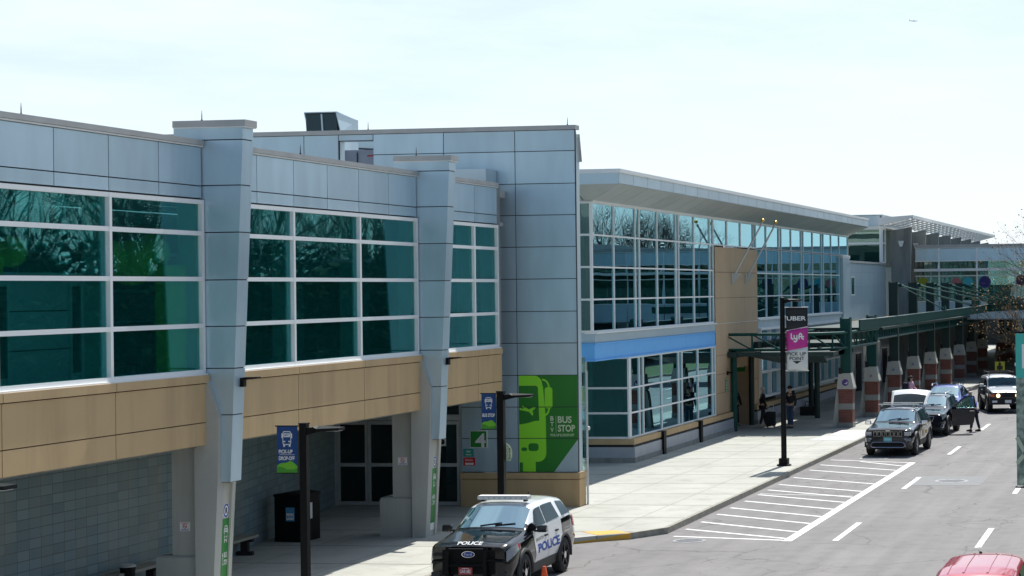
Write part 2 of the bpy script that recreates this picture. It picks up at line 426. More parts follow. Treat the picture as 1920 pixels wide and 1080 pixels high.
# ------------------------------------------------------------------ setting
b = MB()
b.box(-3000, 3000, -200, 4000, -1.0, 0.0)
tag(b.build('road', M['asphalt'], None, (0, 0, 0)), kind='structure')
EDGE = [(-13.65, 49.72), (-14.3, 48.55), (-15.0, 48.05), (-15.75, 47.3), (-16.4, 45.6), (-16.6, 43.0), (-16.6, 12.0)]
poly = [(-60, 12.0), (-60, 230), (-13.65, 230)] + EDGE
b = MB(); b.prism([(x, y, 0.004) for x, y in poly], (0, 0, .146)); tag(b.build('sidewalk', M['walk'], None, (0, 0, 0)), kind='structure')
# kerb stones
def kerb(name, path, m, seg=2.4, h=.15, gap=.02, w=.15):
    k = MB()
    for (x0, y0, h0), (x1, y1, h1) in zip(path, path[1:]):
        d = Vector((x1-x0, y1-y0, 0)); L = d.length; d.normalize(); n = Vector((d.y, -d.x, 0))
        cnt = max(1, round(L/seg))
        for i in range(cnt):
            a, e = L*i/cnt + gap/2, L*(i+1)/cnt - gap/2
            p0, p1 = Vector((x0, y0, 0)) + d*a, Vector((x0, y0, 0)) + d*e
            ha, hb = h0 + (h1-h0)*a/L, h0 + (h1-h0)*e/L
            vs = []
            for p, hh in ((p0, ha), (p1, hb)):
                for off, z in ((-.002, -.02), (w, -.02), (w-.005, hh-.03), (w-.035, hh), (-.002, hh)):
                    q = p + n*off; vs.append((q.x, q.y, z))
            fs = [(0, 1, 2, 3, 4), (9, 8, 7, 6, 5)] + [(j, j+5, (j+1) % 5+5, (j+1) % 5) for j in range(5)]
            k.add(vs, fs)
    return tag(k.build(name, m, None, (0, 0, 0), smooth=30), kind='structure')
kerb('kerb', [(-13.65, 230, .162), (-13.65, 90, .162), (-13.65, 49.72, .162), (-14.3, 48.55, .16)], M['curb'])
kerb('painted_kerb', [(-14.3, 48.55, .158), (-15.0, 48.05, .07), (-15.75, 47.3, .03)], M['yellow'], 1.2)
kerb('kerb', [(-15.75, 47.3, .05), (-16.4, 45.6, .16), (-16.6, 43.0, .16), (-16.6, 12, .16)], M['curb'])
b = MB(); b.poly([(-14.36, 48.62, .156), (-15.06, 48.12, .156), (-15.65, 48.75, .156), (-14.85, 49.1, .156)])
tag(b.build('painted_ramp', M['yellow'], None, (0, 0, 0)), kind='structure')
b = MB(); b.poly([(-13.73, 81.2, .155), (-13.73, 84.2, .155), (-15.35, 84.2, .155), (-15.35, 81.4, .155)], 0); b.poly([(-13.73, 78.4, .155), (-13.73, 81.0, .155), (-15.5, 81.2, .155), (-15.75, 78.7, .155)], 1)
for k in range(3): b.poly([(-15.35+.5*k, 79.0, .159), (-15.0+.5*k, 79.0, .159), (-14.9+.5*k, 80.6, .159), (-15.25+.5*k, 80.6, .159)], 0)
tag(b.build('pavement_marking', [mat('faded_pink_paint', (.74, .62, .64), .8), mat('faded_grey_paint', (.46, .48, .49), .8)], None, (0, 0, 0)), kind='structure')
# median on the right
b = MB(); b.box(-1.70, 3.6, 8, 230, -.05, .14); tag(b.build('median', M['grass'], None, (0, 0, 0)), kind='structure')
kerb('median_kerb', [(-1.72, 8, .16), (-1.72, 230, .16)], M['curb'])
# lane markings
def strip(b, x0, y0, x1, y1, w, z=.004, mi=0):
    d = Vector((x1-x0, y1-y0, 0)).normalized(); n = Vector((-d.y, d.x, 0))*w/2
    a, c = Vector((x0, y0, z)), Vector((x1, y1, z))
    b.poly([a-n, c-n, c+n, a+n], mi)
b = MB()
for k in range(-3, 12):
    y = 48.45 + 12.6*k
    strip(b, -9.02 - .012*(y-48), y, -9.02 - .012*(y-45), y+3.8, .16, .0065)
    y = 47.4 + 12.4*k
    strip(b, -5.32 - .02*(y-47), y, -5.32 - .02*(y-44), y+3.8, .16)
tag(b.build('lane_marking', M['whiteworn'], None, (0, 0, 0)), kind='structure')
b = MB()
strip(b, -10.23, 48.35, -10.23, 70.3, .24)
ys = [48.6, 50.2, 52.0, 53.6, 55.4, 57.2, 58.6, 60.3, 62.6, 65.3, 67.3]
strip(b, -13.35, 49.15, -10.36, 48.5, .13, .0045)
for i, y in enumerate(ys):
    strip(b, -13.42, y+2.05, -10.36, y + (.0 if i else .25), .13, .0045)
strip(b, -13.42, 71.35, -10.36, 70.25, .12, .0045); strip(b, -12.2, 70.7, -10.36, 68.9, .12, .0048); strip(b, -13.42, 59.5, -10.4, 58.9, .07, .0052)
tag(b.build('hatched_marking', M['white'], None, (0, 0, 0)), kind='structure')
def manhole(name, label, x, y, r, group=None):
    m_ = MB(); m_.lathe([(r, .002), (r, .008), (r*.93, .008), (r*.91, .004), (r*.88, .008), (0, .008)], (x, y, 0), 'z', 28)
    for k in range(-3, 4):
        w = math.sqrt(max(r*r*.65 - (k*r*.22)**2, 0)); m_.box(x-w, x+w, y+k*r*.22-.012, y+k*r*.22+.012, .006, .014)
    tag(m_.build(name, M['iron'], None, (x, y, 0)), label, 'manhole cover', group)
manhole('manhole_cover', 'round iron manhole cover in the asphalt just off the kerb corner by the hatched lines', -12.72, 48.3, .42)
manhole('manhole_cover', 'round pale manhole cover set in a square grey patch of asphalt', -7.98, 63.6, .55)
manhole('manhole_cover', 'flat iron manhole cover in front of the graphite car', -11.9, 71.9, .55)
b = MB(); b.box(-9.3, -6.9, 62.2, 65.2, .001, .004); tag(b.build('asphalt_patch', M['patch'], None, (0, 0, 0)), kind='structure')

# ------------------------------------------------------------------ wall building helpers
def panels_x(b, X, ys, zs, t=.06, g=.022, mi=0, jm=1, back=True):
    """panels facing +X with open joints over a dark backing"""
    for y0, y1 in zip(ys, ys[1:]):
        for z0, z1 in zip(zs, zs[1:]):
            b.box(X-t, X, y0+g/2, y1-g/2, z0+g/2, z1-g/2, mi)
    if back: b.box(X-t-.05, X-t+.035, ys[0], ys[-1], zs[0], zs[-1], jm)
def panels_y(b, Y, xs, zs, t=.06, g=.022, mi=0, jm=1, back=True):
    for x0, x1 in zip(xs, xs[1:]):
        for z0, z1 in zip(zs, zs[1:]):
            b.box(x0+g/2, x1-g/2, Y, Y+t, z0+g/2, z1-g/2, mi)
    if back: b.box(xs[0], xs[-1], Y+t-.035, Y+t+.05, zs[0], zs[-1], jm)

def window_x(parent, X, ys, zs, fw=.075, gm=None, proud=.05, name='window', glass_in=.035, fmat=None):
    """one glazed bay facing +X: glass panes in one mesh, the white grid as its child"""
    g = MB()
    for y0, y1 in zip(ys, ys[1:]):
        for z0, z1 in zip(zs, zs[1:]):
            g.box(X-glass_in-.012, X-glass_in, y0+.01, y1-.01, z0+.01, z1-.01)
    w = g.build(name, gm, parent)
    f = MB()
    for i, y in enumerate(ys): f.box(X-.09, X+proud, y-fw/2, y+fw/2, zs[0]-fw/2, zs[-1]+fw/2)
    for z in zs:
        for y0, y1 in zip(ys, ys[1:]): f.box(X-.09, X+proud-.003, y0+fw/2, y1-fw/2, z-fw/2, z+fw/2)
    fr = f.build('window_frame', fmat or M['mull'], w, origin=wloc(parent))
    return w
def window_y(parent, Y, xs, zs, fw=.075, gm=None, name='window', fmat=None):
    g = MB()
    for x0, x1 in zip(xs, xs[1:]):
        for z0, z1 in zip(zs, zs[1:]): g.box(x0+.01, x1-.01, Y+.035, Y+.047, z0+.01, z1-.01)
    w = g.build(name, gm, parent)
    f = MB()
    for x in xs: f.box(x-fw/2, x+fw/2, Y-.05, Y+.09, zs[0]-fw/2, zs[-1]+fw/2)
    for z in zs:
        for x0, x1 in zip(xs, xs[1:]): f.box(x0+fw/2, x1-fw/2, Y-.047, Y+.09, z-fw/2, z+fw/2)
    f.build('window_frame', fmat or M['mull'], w, origin=wloc(parent))
    return w

# ------------------------------------------------------------------ terminal wing (left)
XW = -19.5
wing = thing('terminal_wing', 'silver panelled terminal wing with teal windows over a tan concrete band', 'building', (-24, 40, 0))
bays = [(26.55, 36.72, [28.2, 29.92, 31.63, 33.36, 35.1], [26.6, 29.9, 33.33, 36.68]),
        (37.4, 47.57, [39.05, 40.75, 42.43, 44.12, 45.85], [37.43, 40.66, 44.09, 47.5]),
        (48.25, 53.36, [49.9, 51.62], [48.3, 51.5, 53.28])]
for y0, y1, pv, wv in bays:
    b = MB(); panels_x(b, XW, [y0] + pv + [y1], [8.22, 8.47, 9.24]); b.build('parapet', [M['panel'], M['joint']], wing)
    b = MB(); b.box(XW-.35, XW+.07, y0, y1, 9.275, 9.375); b.box(XW-.3, XW+.045, y0, y1, 9.24, 9.27, 1); b.build('coping', [M['coping'], M['flash']], wing)
    window_x(wing, XW, wv, [4.80, 5.71, 6.63, 7.53, 8.15], .085, M['glassL'])
    b = MB()
    vj = [v for v in wv[1:-1]]
    seg = [y0] + vj + [y1]
    for a, c in zip(seg, seg[1:]):
        for z0, z1, x in ((3.36, 3.79, .0), (3.81, 4.56, 0), (4.58, 4.735, .03)):
            b.box(XW-.5, XW+.1+x, a+.012, c-.012, z0, z1)
    b.box(XW-.6, XW+.06, y0+.02, y1-.02, 3.40, 4.73, 1)
    b.build('spandrel_band', [M['tan'], M['tanj']], wing)
    b = MB(); b.box(XW-.5, XW+.10, y0, y1, 4.735, 4.765); b.build('sill', M['mull'], wing)
b = MB()
for xa, xb in ((-40, -24.6), (-23.7, -22.6), (-21.9, XW-.12)): b.box(xa, xb, 26.3, 37.3, 9.0, 9.2)  # open roof slots invented out of view to let sun into the rooms
b.box(-40, XW-.12, 37.3, 54.4, 9.0, 9.2)
b.build('roof', M['coping'], wing)
b = MB()
for xa, xb in ((-40, -24.9), (-23.3, -22.8), (-21.5, XW-.2)): b.box(xa, xb, 26.3, 54.4, 8.19, 8.3)  # matching ceiling slots, likewise added to brighten the interior
b.build('interior_ceiling', M['ceil'], wing)
b = MB(); b.box(-40, XW-.62, 26.3, 54.4, 4.5, 4.72); b.build('interior_floor', M['floor'], wing)
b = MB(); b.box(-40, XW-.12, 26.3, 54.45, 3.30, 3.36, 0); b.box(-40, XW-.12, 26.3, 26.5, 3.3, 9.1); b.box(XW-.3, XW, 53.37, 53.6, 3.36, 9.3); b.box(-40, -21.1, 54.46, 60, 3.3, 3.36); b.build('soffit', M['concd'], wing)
b = MB(); b.box(-27.2, -27, 26.5, 54.4, 4.72, 8.19); b.box(-20.9, -20.8, 38.5, 53.3, 6.7, 8.19, 2); b.box(-40, -19.9, 54.28, 54.4, 4.72, 8.19, 2)
for y in (29.5, 31.2, 34, 38.4, 41.5, 44.9, 49.5, 51.5): b.box(-27, -26.9, y, y+.09, 4.72, 7.4, 1); b.box(-27, -26.9, y+.6, y+.69, 4.72, 7.4, 1)
for z in (5.6, 6.4, 7.35): b.box(-26.99, -26.92, 27, 53, z, z+.08, 1)
b.build('interior_wall', [M['inwall'], M['mull'], M['floor']], wing)
for y, x in ((31.0, -20.9), (42.9, -20.6), (46.3, -20.5), (50.9, -20.6)):
    b = MB(); b.box(x-.3, x+.1, y, y+.42, 4.72, 8.19); b.build('interior_column', M['garage'] if y < 40 else M['floor'], wing)  # columns past the first bay are coloured dark to look unlit
b = MB(); b.box(-20.75, -20.6, 28.5, 35.2, 4.72, 6.75)
for z in (5.35, 6.05): b.box(-20.6, -20.585, 28.5, 35.2, z, z+.02, 1)
for y in (29.6, 31.6, 33.9): b.box(-20.6, -20.57, y, y+.3, 4.9, 6.5, 1); b.box(-20.6, -20.56, y-.06, y, 4.8, 6.6, 2); b.box(-20.6, -20.56, y+.3, y+.36, 4.8, 6.6, 2)
b.build('interior_partition', [M['ceil2'], M['indark'], M['mull']], wing)
b = MB(); b.box(-19.95, -19.72, 35.75, 36.5, 4.78, 6.9); b.build('lime_panel', M['inlime'], wing)
for y, z, r in ((30.8, 6.9, .35), (31.6, 7.1, .28), (34.6, 7.0, .4), (35.5, 6.95, .45), (36.2, 7.15, .38), (38.6, 7.0, .3)):
    b = MB(); b.ball((-20.3, y, z), r, 10); b.build('paper_lantern', M['inlime'], wing, smooth=60)
for y0, y1, pv, wv in bays:
    for y in wv[1:]:
        b = MB(); b.box(-19.95, -19.60, y-.06, y-.02, 4.76, 8.19); b.build('mullion_fin', M['infin'], wing)
for y in (29.0, 32.5, 39.3, 42.2, 45.8, 50):
    b = MB(); b.box(-24.6, -23.9, y, y+1.7, 5.1, 5.18); b.box(-24.7, -24.55, y, y+1.7, 5.18, 5.7)
    for q in (0.1, 1.5): b.box(-24.5, -24.0, y+q, y+q+.08, 4.72, 5.1)
    b.build('interior_seat', M['indark'], wing)
# ground floor block wall, straight part then slanted part
b = MB(); b.prism([(-22.55, 26.3, .1), (-22.55, 43.8, .1), (-24.95, 54.6, .1), (-25.6, 54.6, .1), (-23.2, 43.8, .1), (-23.2, 26.3, .1)], (0, 0, 3.2)); b.build('block_wall', M['block'], wing)
# storefront with sliding doors
sf = MB(); fr = M['alu']
D = 54.62
for x in (-24.93, -21.1): sf.box(x-.05, x+.05, D-.06, D+.1, .15, 3.3)
sf.box(-24.88, -21.15, D-.06, D+.1, 2.62, 2.78); sf.box(-23.0, -22.86, D-.055, D+.1, .15, 2.62)
sfo = sf.build('storefront_frame', fr, wing)
g = MB(); g.box(-24.88, -21.15, D+.02, D+.03, 2.78, 3.3); g.build('transom', M['glassD'], wing)
for x0, x1 in ((-24.87, -23.95), (-23.93, -23.0), (-22.85, -22.0), (-21.98, -21.16)):
    g = MB(); g.box(x0+.07, x1-.07, D, D+.012, .28, 2.5); dg = g.build('door', M['glassD'], wing)
    f = MB()
    for x in (x0, x1-.07): f.box(x, x+.07, D-.05, D+.05, .165, 2.6)
    for z in (.165, 1.28, 2.5): f.box(x0+.07, x1-.07, D-.047, D+.05, z, z+.1)
    f.build('door_frame', M['alu'], dg, origin=wloc(wing))
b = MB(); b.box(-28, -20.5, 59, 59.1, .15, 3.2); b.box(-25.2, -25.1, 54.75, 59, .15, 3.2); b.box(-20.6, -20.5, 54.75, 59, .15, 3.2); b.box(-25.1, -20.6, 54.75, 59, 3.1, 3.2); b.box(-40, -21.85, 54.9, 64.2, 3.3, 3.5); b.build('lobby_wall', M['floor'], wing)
for x0, x1, z0, z1, mm in ((-24.6, -23.6, 1.2, 2.3, 'signw'), (-22.6, -21.9, .2, 2.2, 'inwall'), (-23.4, -22.8, .2, 1.1, 'tealsign')):
    b = MB(); b.box(x0, x1, 58.8, 58.98, z0, z1); b.build('lobby_panel', M[mm], wing)

# fins: tapering metal blades on concrete legs
def fin(y0):
    y1 = y0 + .44
    e = lambda z: -18.62 - (9.77-z)*.05
    lv = [2.6, 3.94, 4.86, 5.69, 6.61, 7.55, 8.48, 9.38]
    b = MB()
    for z0, z1 in zip(lv, lv[1:]):
        xi0 = -19.55 if z0 > 2.7 else -19.4; a, c = z0+.011, z1-.011
        b.prism([(xi0, y0, a), (e(a), y0, a), (e(c), y0, c), (-19.55, y0, c)], (0, .44, 0))
    b.prism([(-19.5, y0+.02, 2.6), (e(2.6)-.02, y0+.02, 2.6), (e(9.4)-.02, y0+.02, 9.4), (-19.5, y0+.02, 9.4)], (0, .40, 0), 1)
    b.box(-19.56, e(9.39), y0-.002, y1, 9.391, 9.62); b.box(-20.09, -19.561, y0-.002, y1, 9.40, 9.62); b.box(-20.06, -19.56, y0+.03, y1, 9.15, 9.399)
    f_ = b.build('fin', [M['panel'], M['joint']], wing)
    c = MB(); c.box(-20.10, -18.57, y0-.03, y1+.03, 9.64, 9.77); c.box(-20.09, -18.58, y0-.02, y1+.02, 9.62, 9.64, 1)
    c.build('fin_cap', [M['coping'], M['flash']], f_, origin=wloc(wing))
    # concrete leg with a bulge, web and pale flange
    l = MB()
    l.prism([(-19.66, y0-.14, .1), (-19.31, y0-.14, .1), (-19.17, y0-.14, 2.65), (-19.14, y0-.14, 3.9), (-19.37, y0-.14, 4.6), (-19.45, y0-.14, 4.72), (-19.66, y0-.14, 4.72)], (0, .26, 0))
    l.build('column_leg', M['conc'], wing)
    l = MB(); l.prism([(-19.9, y0+.121, .1), (-19.315, y0+.121, .1), (-19.175, y0+.121, 2.65), (-19.9, y0+.121, 2.65)], (0, .26, 0)); l.prism([(-19.9, y0+.382, .1), (-19.28, y0+.382, .1), (-19.12, y0+.382, 2.65), (-19.9, y0+.382, 2.65)], (0, .13, 0)); l.build('column_flange', M['conclight'], wing)
    l = MB(); l.box(-20.24, -19.64, y0+.05, y0+.5, .1, 3.34); l.build('column', M['conc'], wing)
    l = MB(); l.box(-20.56, -19.72, y0-.02, y0+.75, .1, 1.1); l.prism([(-20.56, y0-.02, 1.1), (-19.72, y0-.02, 1.1), (-19.75, y0+.02, 1.14), (-20.53, y0+.02, 1.14)], (0, .7, 0)); l.build('plinth', M['conc'], wing)
for y in (36.75, 47.6, 25.9): fin(y)
# wall lights on the fins
for y, lab in ((36.75, 'small black wall light on the nearer silver fin, beside the tan band'), (47.6, 'small black wall light on the farther silver fin, by the second tan band')):
    t = thing('wall_light', lab, 'wall light', (-18.87, y+.3, 4.62), group='wall lights on the silver fins')
    b = MB(); b.box(-.04, .07, -.06, .06, -.14, .04); b.build('bracket', M['blk'], t, local=True)
    b = MB(); b.prism([(.07, -.09, .0), (.36, -.09, .03), (.36, -.09, .055), (.07, -.09, .05)], (0, .18, 0)); b.build('lamp_head', M['blk'], t, local=True)

# decals on the legs: round reserved mark and green bus strip (street face)
def bus_icon(b, o, u, v, w, h, mi, mi_bg, nrm):
    """front view of a bus drawn as a white outline with dark windscreen"""
    o, u, v, nrm = Vector(o), Vector(u), Vector(v), Vector(nrm)
    P = lambda x, y, k=0: o + u*(x*w) + v*(y*h) + nrm*(.0015*k)
    def rr(x0, y0, x1, y1, r, k, m):
        pts = []
        for cx, cy, a0 in ((x1-r, y1-r, 0), (x0+r, y1-r, 90), (x0+r, y0+r, 180), (x1-r, y0+r, 270)):
            for i in range(5):
                a = R(a0 + 90*i/4); pts.append(P(cx + r*math.cos(a), cy + r*math.sin(a), k))
        b.poly(pts, m)
    rr(.10, .12, .90, 1.0, .16, 1, mi); rr(.16, .18, .84, .94, .12, 2, mi_bg)
    rr(.0, .55, .12, .86, .05, 1, mi); rr(.88, .55, 1.0, .86, .05, 1, mi)
    rr(.20, .62, .80, .86, .04, 3, mi)
    b.text('BTV', P(.30, .68, 4), u, v, w*.40, h*.12, mi_bg, .03)
    rr(.18, .30, .36, .38, .03, 3, mi); rr(.64, .30, .82, .38, .03, 3, mi)
    rr(.16, .0, .32, .16, .04, 1, mi); rr(.68, .0, .84, .16, .04, 1, mi)
def leg_decal(y0, lab, labr):
    x = lambda z: -19.3125 + (z-.15)*.0549
    b = MB(); z0, z1 = .48, 1.86
    ya, yb = y0+.125, y0+.378
    nrm = Vector((1, 0, 0))
    b.prism([(x(z0)-.004, ya, z0), (x(z0)-.004, yb, z0), (x(z1)-.004, yb, z1), (x(z1)-.004, ya, z1)], (.012, 0, 0), 0)
    b.prism([(x(.3)-.004, ya, .3), (x(.3)-.004, yb, .3), (x(z0-.003)-.004, yb, z0-.003), (x(z0-.003)-.004, ya, z0-.003)], (.012, 0, 0), 1)
    o = lambda y, z: (x(z)+.010, y, z); vv = Vector((.055, 0, 1)).normalized()
    bus_icon(b, o(ya+.06, 1.38), UY, vv, .16, .34, 1, 0, nrm)
    b.text('BUS', o(ya+.10, 1.08), UY, vv, .12, .11, 1, .03); b.text('STOP', o(ya+.10, .93), UY, vv, .14, .11, 1, .03)
    for k, ch in enumerate('BTV'): b.text(ch, o(ya+.03, 1.10-.09*k), UY, vv, .04, .07, 1, .03)
    tag(b.build('bus_stop_sign', [M['signg'], M['signw']], None, (x(1.2), y0+.25, 1.2)), lab, 'sign', 'green bus stop strips on the concrete legs')
    b = MB(); z = 2.02
    ring = lambda r, k: [(x(z + r*math.sin(R(a)))+.004*k, y0+.25 + r*.8*math.cos(R(a)), z + r*math.sin(R(a))) for a in range(0, 360, 15)]
    b.prism(ring(.15, 0), (.006, 0, 0), 1); b.poly(ring(.138, 1.9), 0); b.poly(ring(.10, 2.1), 1); b.text('R', (x(z)+.010, y0+.21, z-.06), UY, vv, .09, .12, 2, .03)
    tag(b.build('reserved_sign', [M['blueink'], M['signw'], M['ink']], None, (x(z), y0+.25, z)), labr, 'sign', 'round blue signs on the concrete legs')
leg_decal(36.75, 'green bus stop strip on the near concrete leg left of the first lamp post', 'round blue and white sign above the strip on the near concrete leg')
leg_decal(47.6, 'green bus stop strip on the farther concrete leg beside the sliding doors', 'round blue and white sign above the strip on the farther concrete leg')
def smoke_sign(x, y, z, w, h, lab):
    b = MB(); b.box(x-w/2, x+w/2, y-.012, y, z-h/2, z+h/2, 0)
    c = lambda r, k: [(x + r*math.cos(R(a)), y-.012-.0012*k, z+.01 + r*math.sin(R(a))) for a in range(0, -360, -20)]
    b.poly(c(h*.27, 1), 1); b.poly(c(h*.20, 2), 0); strip3 = Vector((1, 0, -1)).normalized()*h*.2
    p = Vector((x, y-.012-.0036, z+.01)); n = Vector((1, 0, 1)).normalized()*h*.035
    b.poly([p-strip3-n, p+strip3-n, p+strip3+n, p-strip3+n], 1); b.box(x-h*.16, x+h*.16, y-.0165, y-.0157, z, z+h*.035, 2)
    b.box(x-w*.4, x+w*.4, y-.0135, y-.013, z+h*.36, z+h*.42, 1)
    for k in range(3): b.box(x-w*.4, x+w*.4, y-.0135, y-.013, z-h*(.30+.07*k), z-h*(.27+.07*k), 3)
    tag(b.build('no_smoking_sign', [M['signw'], M['redink'], M['ink'], M['blueink']], None, (x, y, z)), lab, 'sign', 'no smoking signs on the concrete columns')
smoke_sign(-19.97, 36.80, 1.72, .21, .18, 'white no smoking sign on the near concrete column beside the block wall')
smoke_sign(-19.97, 47.65, 2.06, .24, .20, 'white no smoking sign on the farther column by the sliding doors')

# ------------------------------------------------------------------ tall end wall (pier)
XP = -17.58; YP = 54.5
pier = thing('terminal_end_wall', 'tall silver panelled end wall with a tan plinth and an opening near its roofline', 'building', (-19.5, 55.4, 0))
zs = [1.13, 2.10, 3.0, 3.91, 4.83, 5.74, 6.67, 7.59, 8.50, 9.40, 10.33, 10.93]
b = MB()
panels_y(b, YP, [-21.06, -19.36, XP], zs[:8], back=True)
panels_y(b, YP, [-19.96, -19.36, XP], zs[7:10], back=True)
cols = [-31.0, -29.3, -27.5, -25.75, -24.69]
panels_y(b, YP, cols, [9.0, 9.92, 10.93]); panels_y(b, YP, [-23.63, -21.5, -19.36, XP], [9.40, 10.33, 10.93]); panels_y(b, YP, [-24.69, -23.63], [10.75, 10.93])
panels_y(b, YP, [-23.63, -21.5, -19.96], [8.9, 9.40])
b.build('panel_wall', [M['panel'], M['joint']], pier)
b = MB(); b.box(-31, XP+.04, YP-.05, YP+.3, 10.935, 11.06); b.build('coping', [M['coping']], pier)
b = MB()   # body behind the panels, with a street side whose top slopes away
b.prism([(XP-.02, YP+.1, .15), (XP-.02, 54.97, .15), (XP-.02, 54.97, 10.05), (XP-.02, YP+.2, 10.9), (XP-.02, YP+.1, 10.9)], (-2.3, 0, 0))
b.box(-31, -24.72, YP+.11, 55.0, 9.0, 10.9); b.box(-24.72, -23.62, YP+.11, 55, 10.76, 10.9); b.box(-23.6, -19.8, YP+.11, 55, 8.9, 10.9)
b.build('side_wall', M['panel_flat'], pier)
b = MB(); b.prism([(XP-.05, YP+.31, 10.75), (XP-.05, 55.0, 10.03), (XP-.05, 55.0, 10.09), (XP-.05, YP+.31, 10.82)], (.1, 0, 0)); b.build('side_coping', M['coping'], pier)
b = MB(); b.box(-21.06, XP+.06, YP-.1, YP-.02, .1, .93); b.box(-21.06, XP+.08, YP-.13, YP-.02, .95, 1.12); b.box(-21.05, XP+.03, YP-.02, YP+.06, .1, 1.11, 1)
b.box(XP-.02, XP+.06, YP-.02, 55.0, .1, .93); b.box(XP-.02, XP+.08, YP-.02, 55.0, .95, 1.12); b.build('plinth', [M['tan'], M['tanj']], pier)
b = MB(); b.tube([(-17.50, 55.10, .15), (-17.50, 55.10, 4.0)], .035, 10); b.ball((-17.45, 55.06, 2.35), .06, 10); b.build('downpipe', M['alu'], pier)
b = MB(); b.box(-17.66, -17.6, 54.98, 55.3, 1.1, 4.4); b.build('side_pane', M['glassB'], pier)
b = MB(); b.prism([(-19.9, 53.6, 9.35), (-19.9, 54.45, 9.35), (-19.9, 54.45, 9.8), (-19.9, 53.6, 9.8)], (-1.6, 0, 0)); b.build('roof_upstand', M['panel_flat'], pier)
# mural
b = MB(); y = YP-.012
P = lambda px, pz, k=0: (-19.32 + px, y - .0015*k, 1.14 + pz)
W_, H_ = 1.735, 2.77
b.prism([(-19.32, YP-.001, 1.14), (-18.30, YP-.001, 1.14), (-17.585, YP-.001, 2.07), (-17.585, YP-.001, 3.905), (-19.32, YP-.001, 3.905)], (0, -.010, 0), 0)
def rpoly(pts, k, mi): b.poly([P(px, pz, k) for px, pz in pts], mi)
def arc(cx, cz, rx, rz, a0, a1, n=8): return [(cx + rx*math.cos(R(a0 + (a1-a0)*i/n)), cz + rz*math.sin(R(a0 + (a1-a0)*i/n))) for i in range(n+1)]
rpoly([(.005, .27), (.10, .27), (.10, .01), (.48, .01), (.48, .29)] + arc(.55, .54, .25, .25, -90, 0) + [(.795, 1.55), (.72, 2.45)] + arc(.46, 2.5, .24, .26, 0, 90) + [(.005, 2.76)], 1, 1)
rpoly([(.005, 1.36), (.25, 1.40), (.45, 1.46), (.60, 1.47), (.57, 2.42), (.52, 2.47), (.005, 2.47)], 2, 0)
rpoly([(.02, 1.78), (.30, 1.72), (.40, 1.60), (.43, 1.68), (.40, 1.74), (.52, 1.86), (.44, 1.86), (.30, 1.79), (.12, 1.90), (.08, 1.90), (.14, 1.80), (.02, 1.84)], 3, 1)
def rrect(x0, z0, x1, z1, r, k, mi):
    pts = []
    for cx, cz, a0 in ((x0+r, z0+r, 180), (x1-r, z0+r, 270), (x1-r, z1-r, 0), (x0+r, z1-r, 90)): pts += arc(cx, cz, r, r, a0, a0+90, 5)
    rpoly(pts, k, mi)
rrect(.27, .60, .57, .82, .08, 3, 0); rrect(.06, .60, .23, .70, .05, 3, 0)
rrect(.77, 1.82, 1.0, 2.43, .08, 2, 1)
for sgn, zc in ((1, 2.43), (-1, 1.82)):
    o_ = arc(.70, zc, .22, .24, 0, 90*sgn, 8); i_ = arc(.70, zc, .17, .19, 90*sgn, 0, 8); pts = o_ + i_
    if sgn < 0: pts = pts[::-1]
    rpoly(pts, 1.6, 1)
tx = lambda s, px, pz, w, h, bo=.03: b.text(s, P(px, pz, 3), UX, UZ, w, h, 2, bo)
tx('BUS', 1.15, 1.40, .41, .20); tx('STOP', 1.15, 1.15, .51, .20)
for k, ch in enumerate('BTV'): tx(ch, .93, 1.47-.165*k, .10, .13)
rpoly([(1.09, 1.13), (1.10, 1.13), (1.10, 1.61), (1.09, 1.61)], 3, 2)
tx('PICK-UP & DROP-OFF', .93, 1.02, .70, .075, .02)
for z in (2.10, 3.0): b.box(-19.32, -17.585, y-.006, y-.0045, z-.01, z+.01, 3)
tag(b.build('bus_stop_mural', [M['dgreen'], M['lime'], M['lgreen'], M['joint']], None, (-18.4, YP, 2.5)), 'big green bus stop mural with a lime bus on the silver end wall', 'mural')
# door number and notices
b = MB(); x0, x1, z0, z1 = -20.80, -20.28, 1.83, 2.33; b.box(x0, x1, YP-.02, YP-.003, z0, z1, 1); b.box(x0+.02, x1-.02, YP-.022, YP-.0195, z0+.02, z1-.02, 0); b.text('4', (x0+.16, YP-.024, z0+.02), UX, UZ, .32, .40, 1, .02)
tag(b.build('door_number_sign', [M['signg'], M['signw']], None, (x0+.26, YP, z0)), 'square green sign with a large white 4 beside the doors', 'sign')
b = MB(); b.box(-21.0, -20.69, YP-.015, YP-.003, 1.58, 1.80, 0); b.box(-20.93, -20.76, YP-.017, YP-.0145, 1.62, 1.65, 1); b.box(-20.9, -20.79, YP-.017, YP-.0145, 1.70, 1.75, 1)
tag(b.build('notice', [M['tealsign'], M['lgreen']], None, (-20.85, YP, 1.7)), 'small teal notice under the green door number sign', 'sign')
b = MB(); b.box(-21.0, -20.65, YP-.015, YP-.003, 1.32, 1.55, 0); b.box(-20.95, -20.70, YP-.017, YP-.0145, 1.34, 1.40, 1); b.box(-20.95, -20.72, YP-.017, YP-.0145, 1.45, 1.50, 2)
tag(b.build('notice', [M['redink'], M['signw'], mat('pale_red_print', (.7, .3, .3), .6)], None, (-20.85, YP, 1.4)), 'small red notice below the teal one on the silver wall', 'sign')
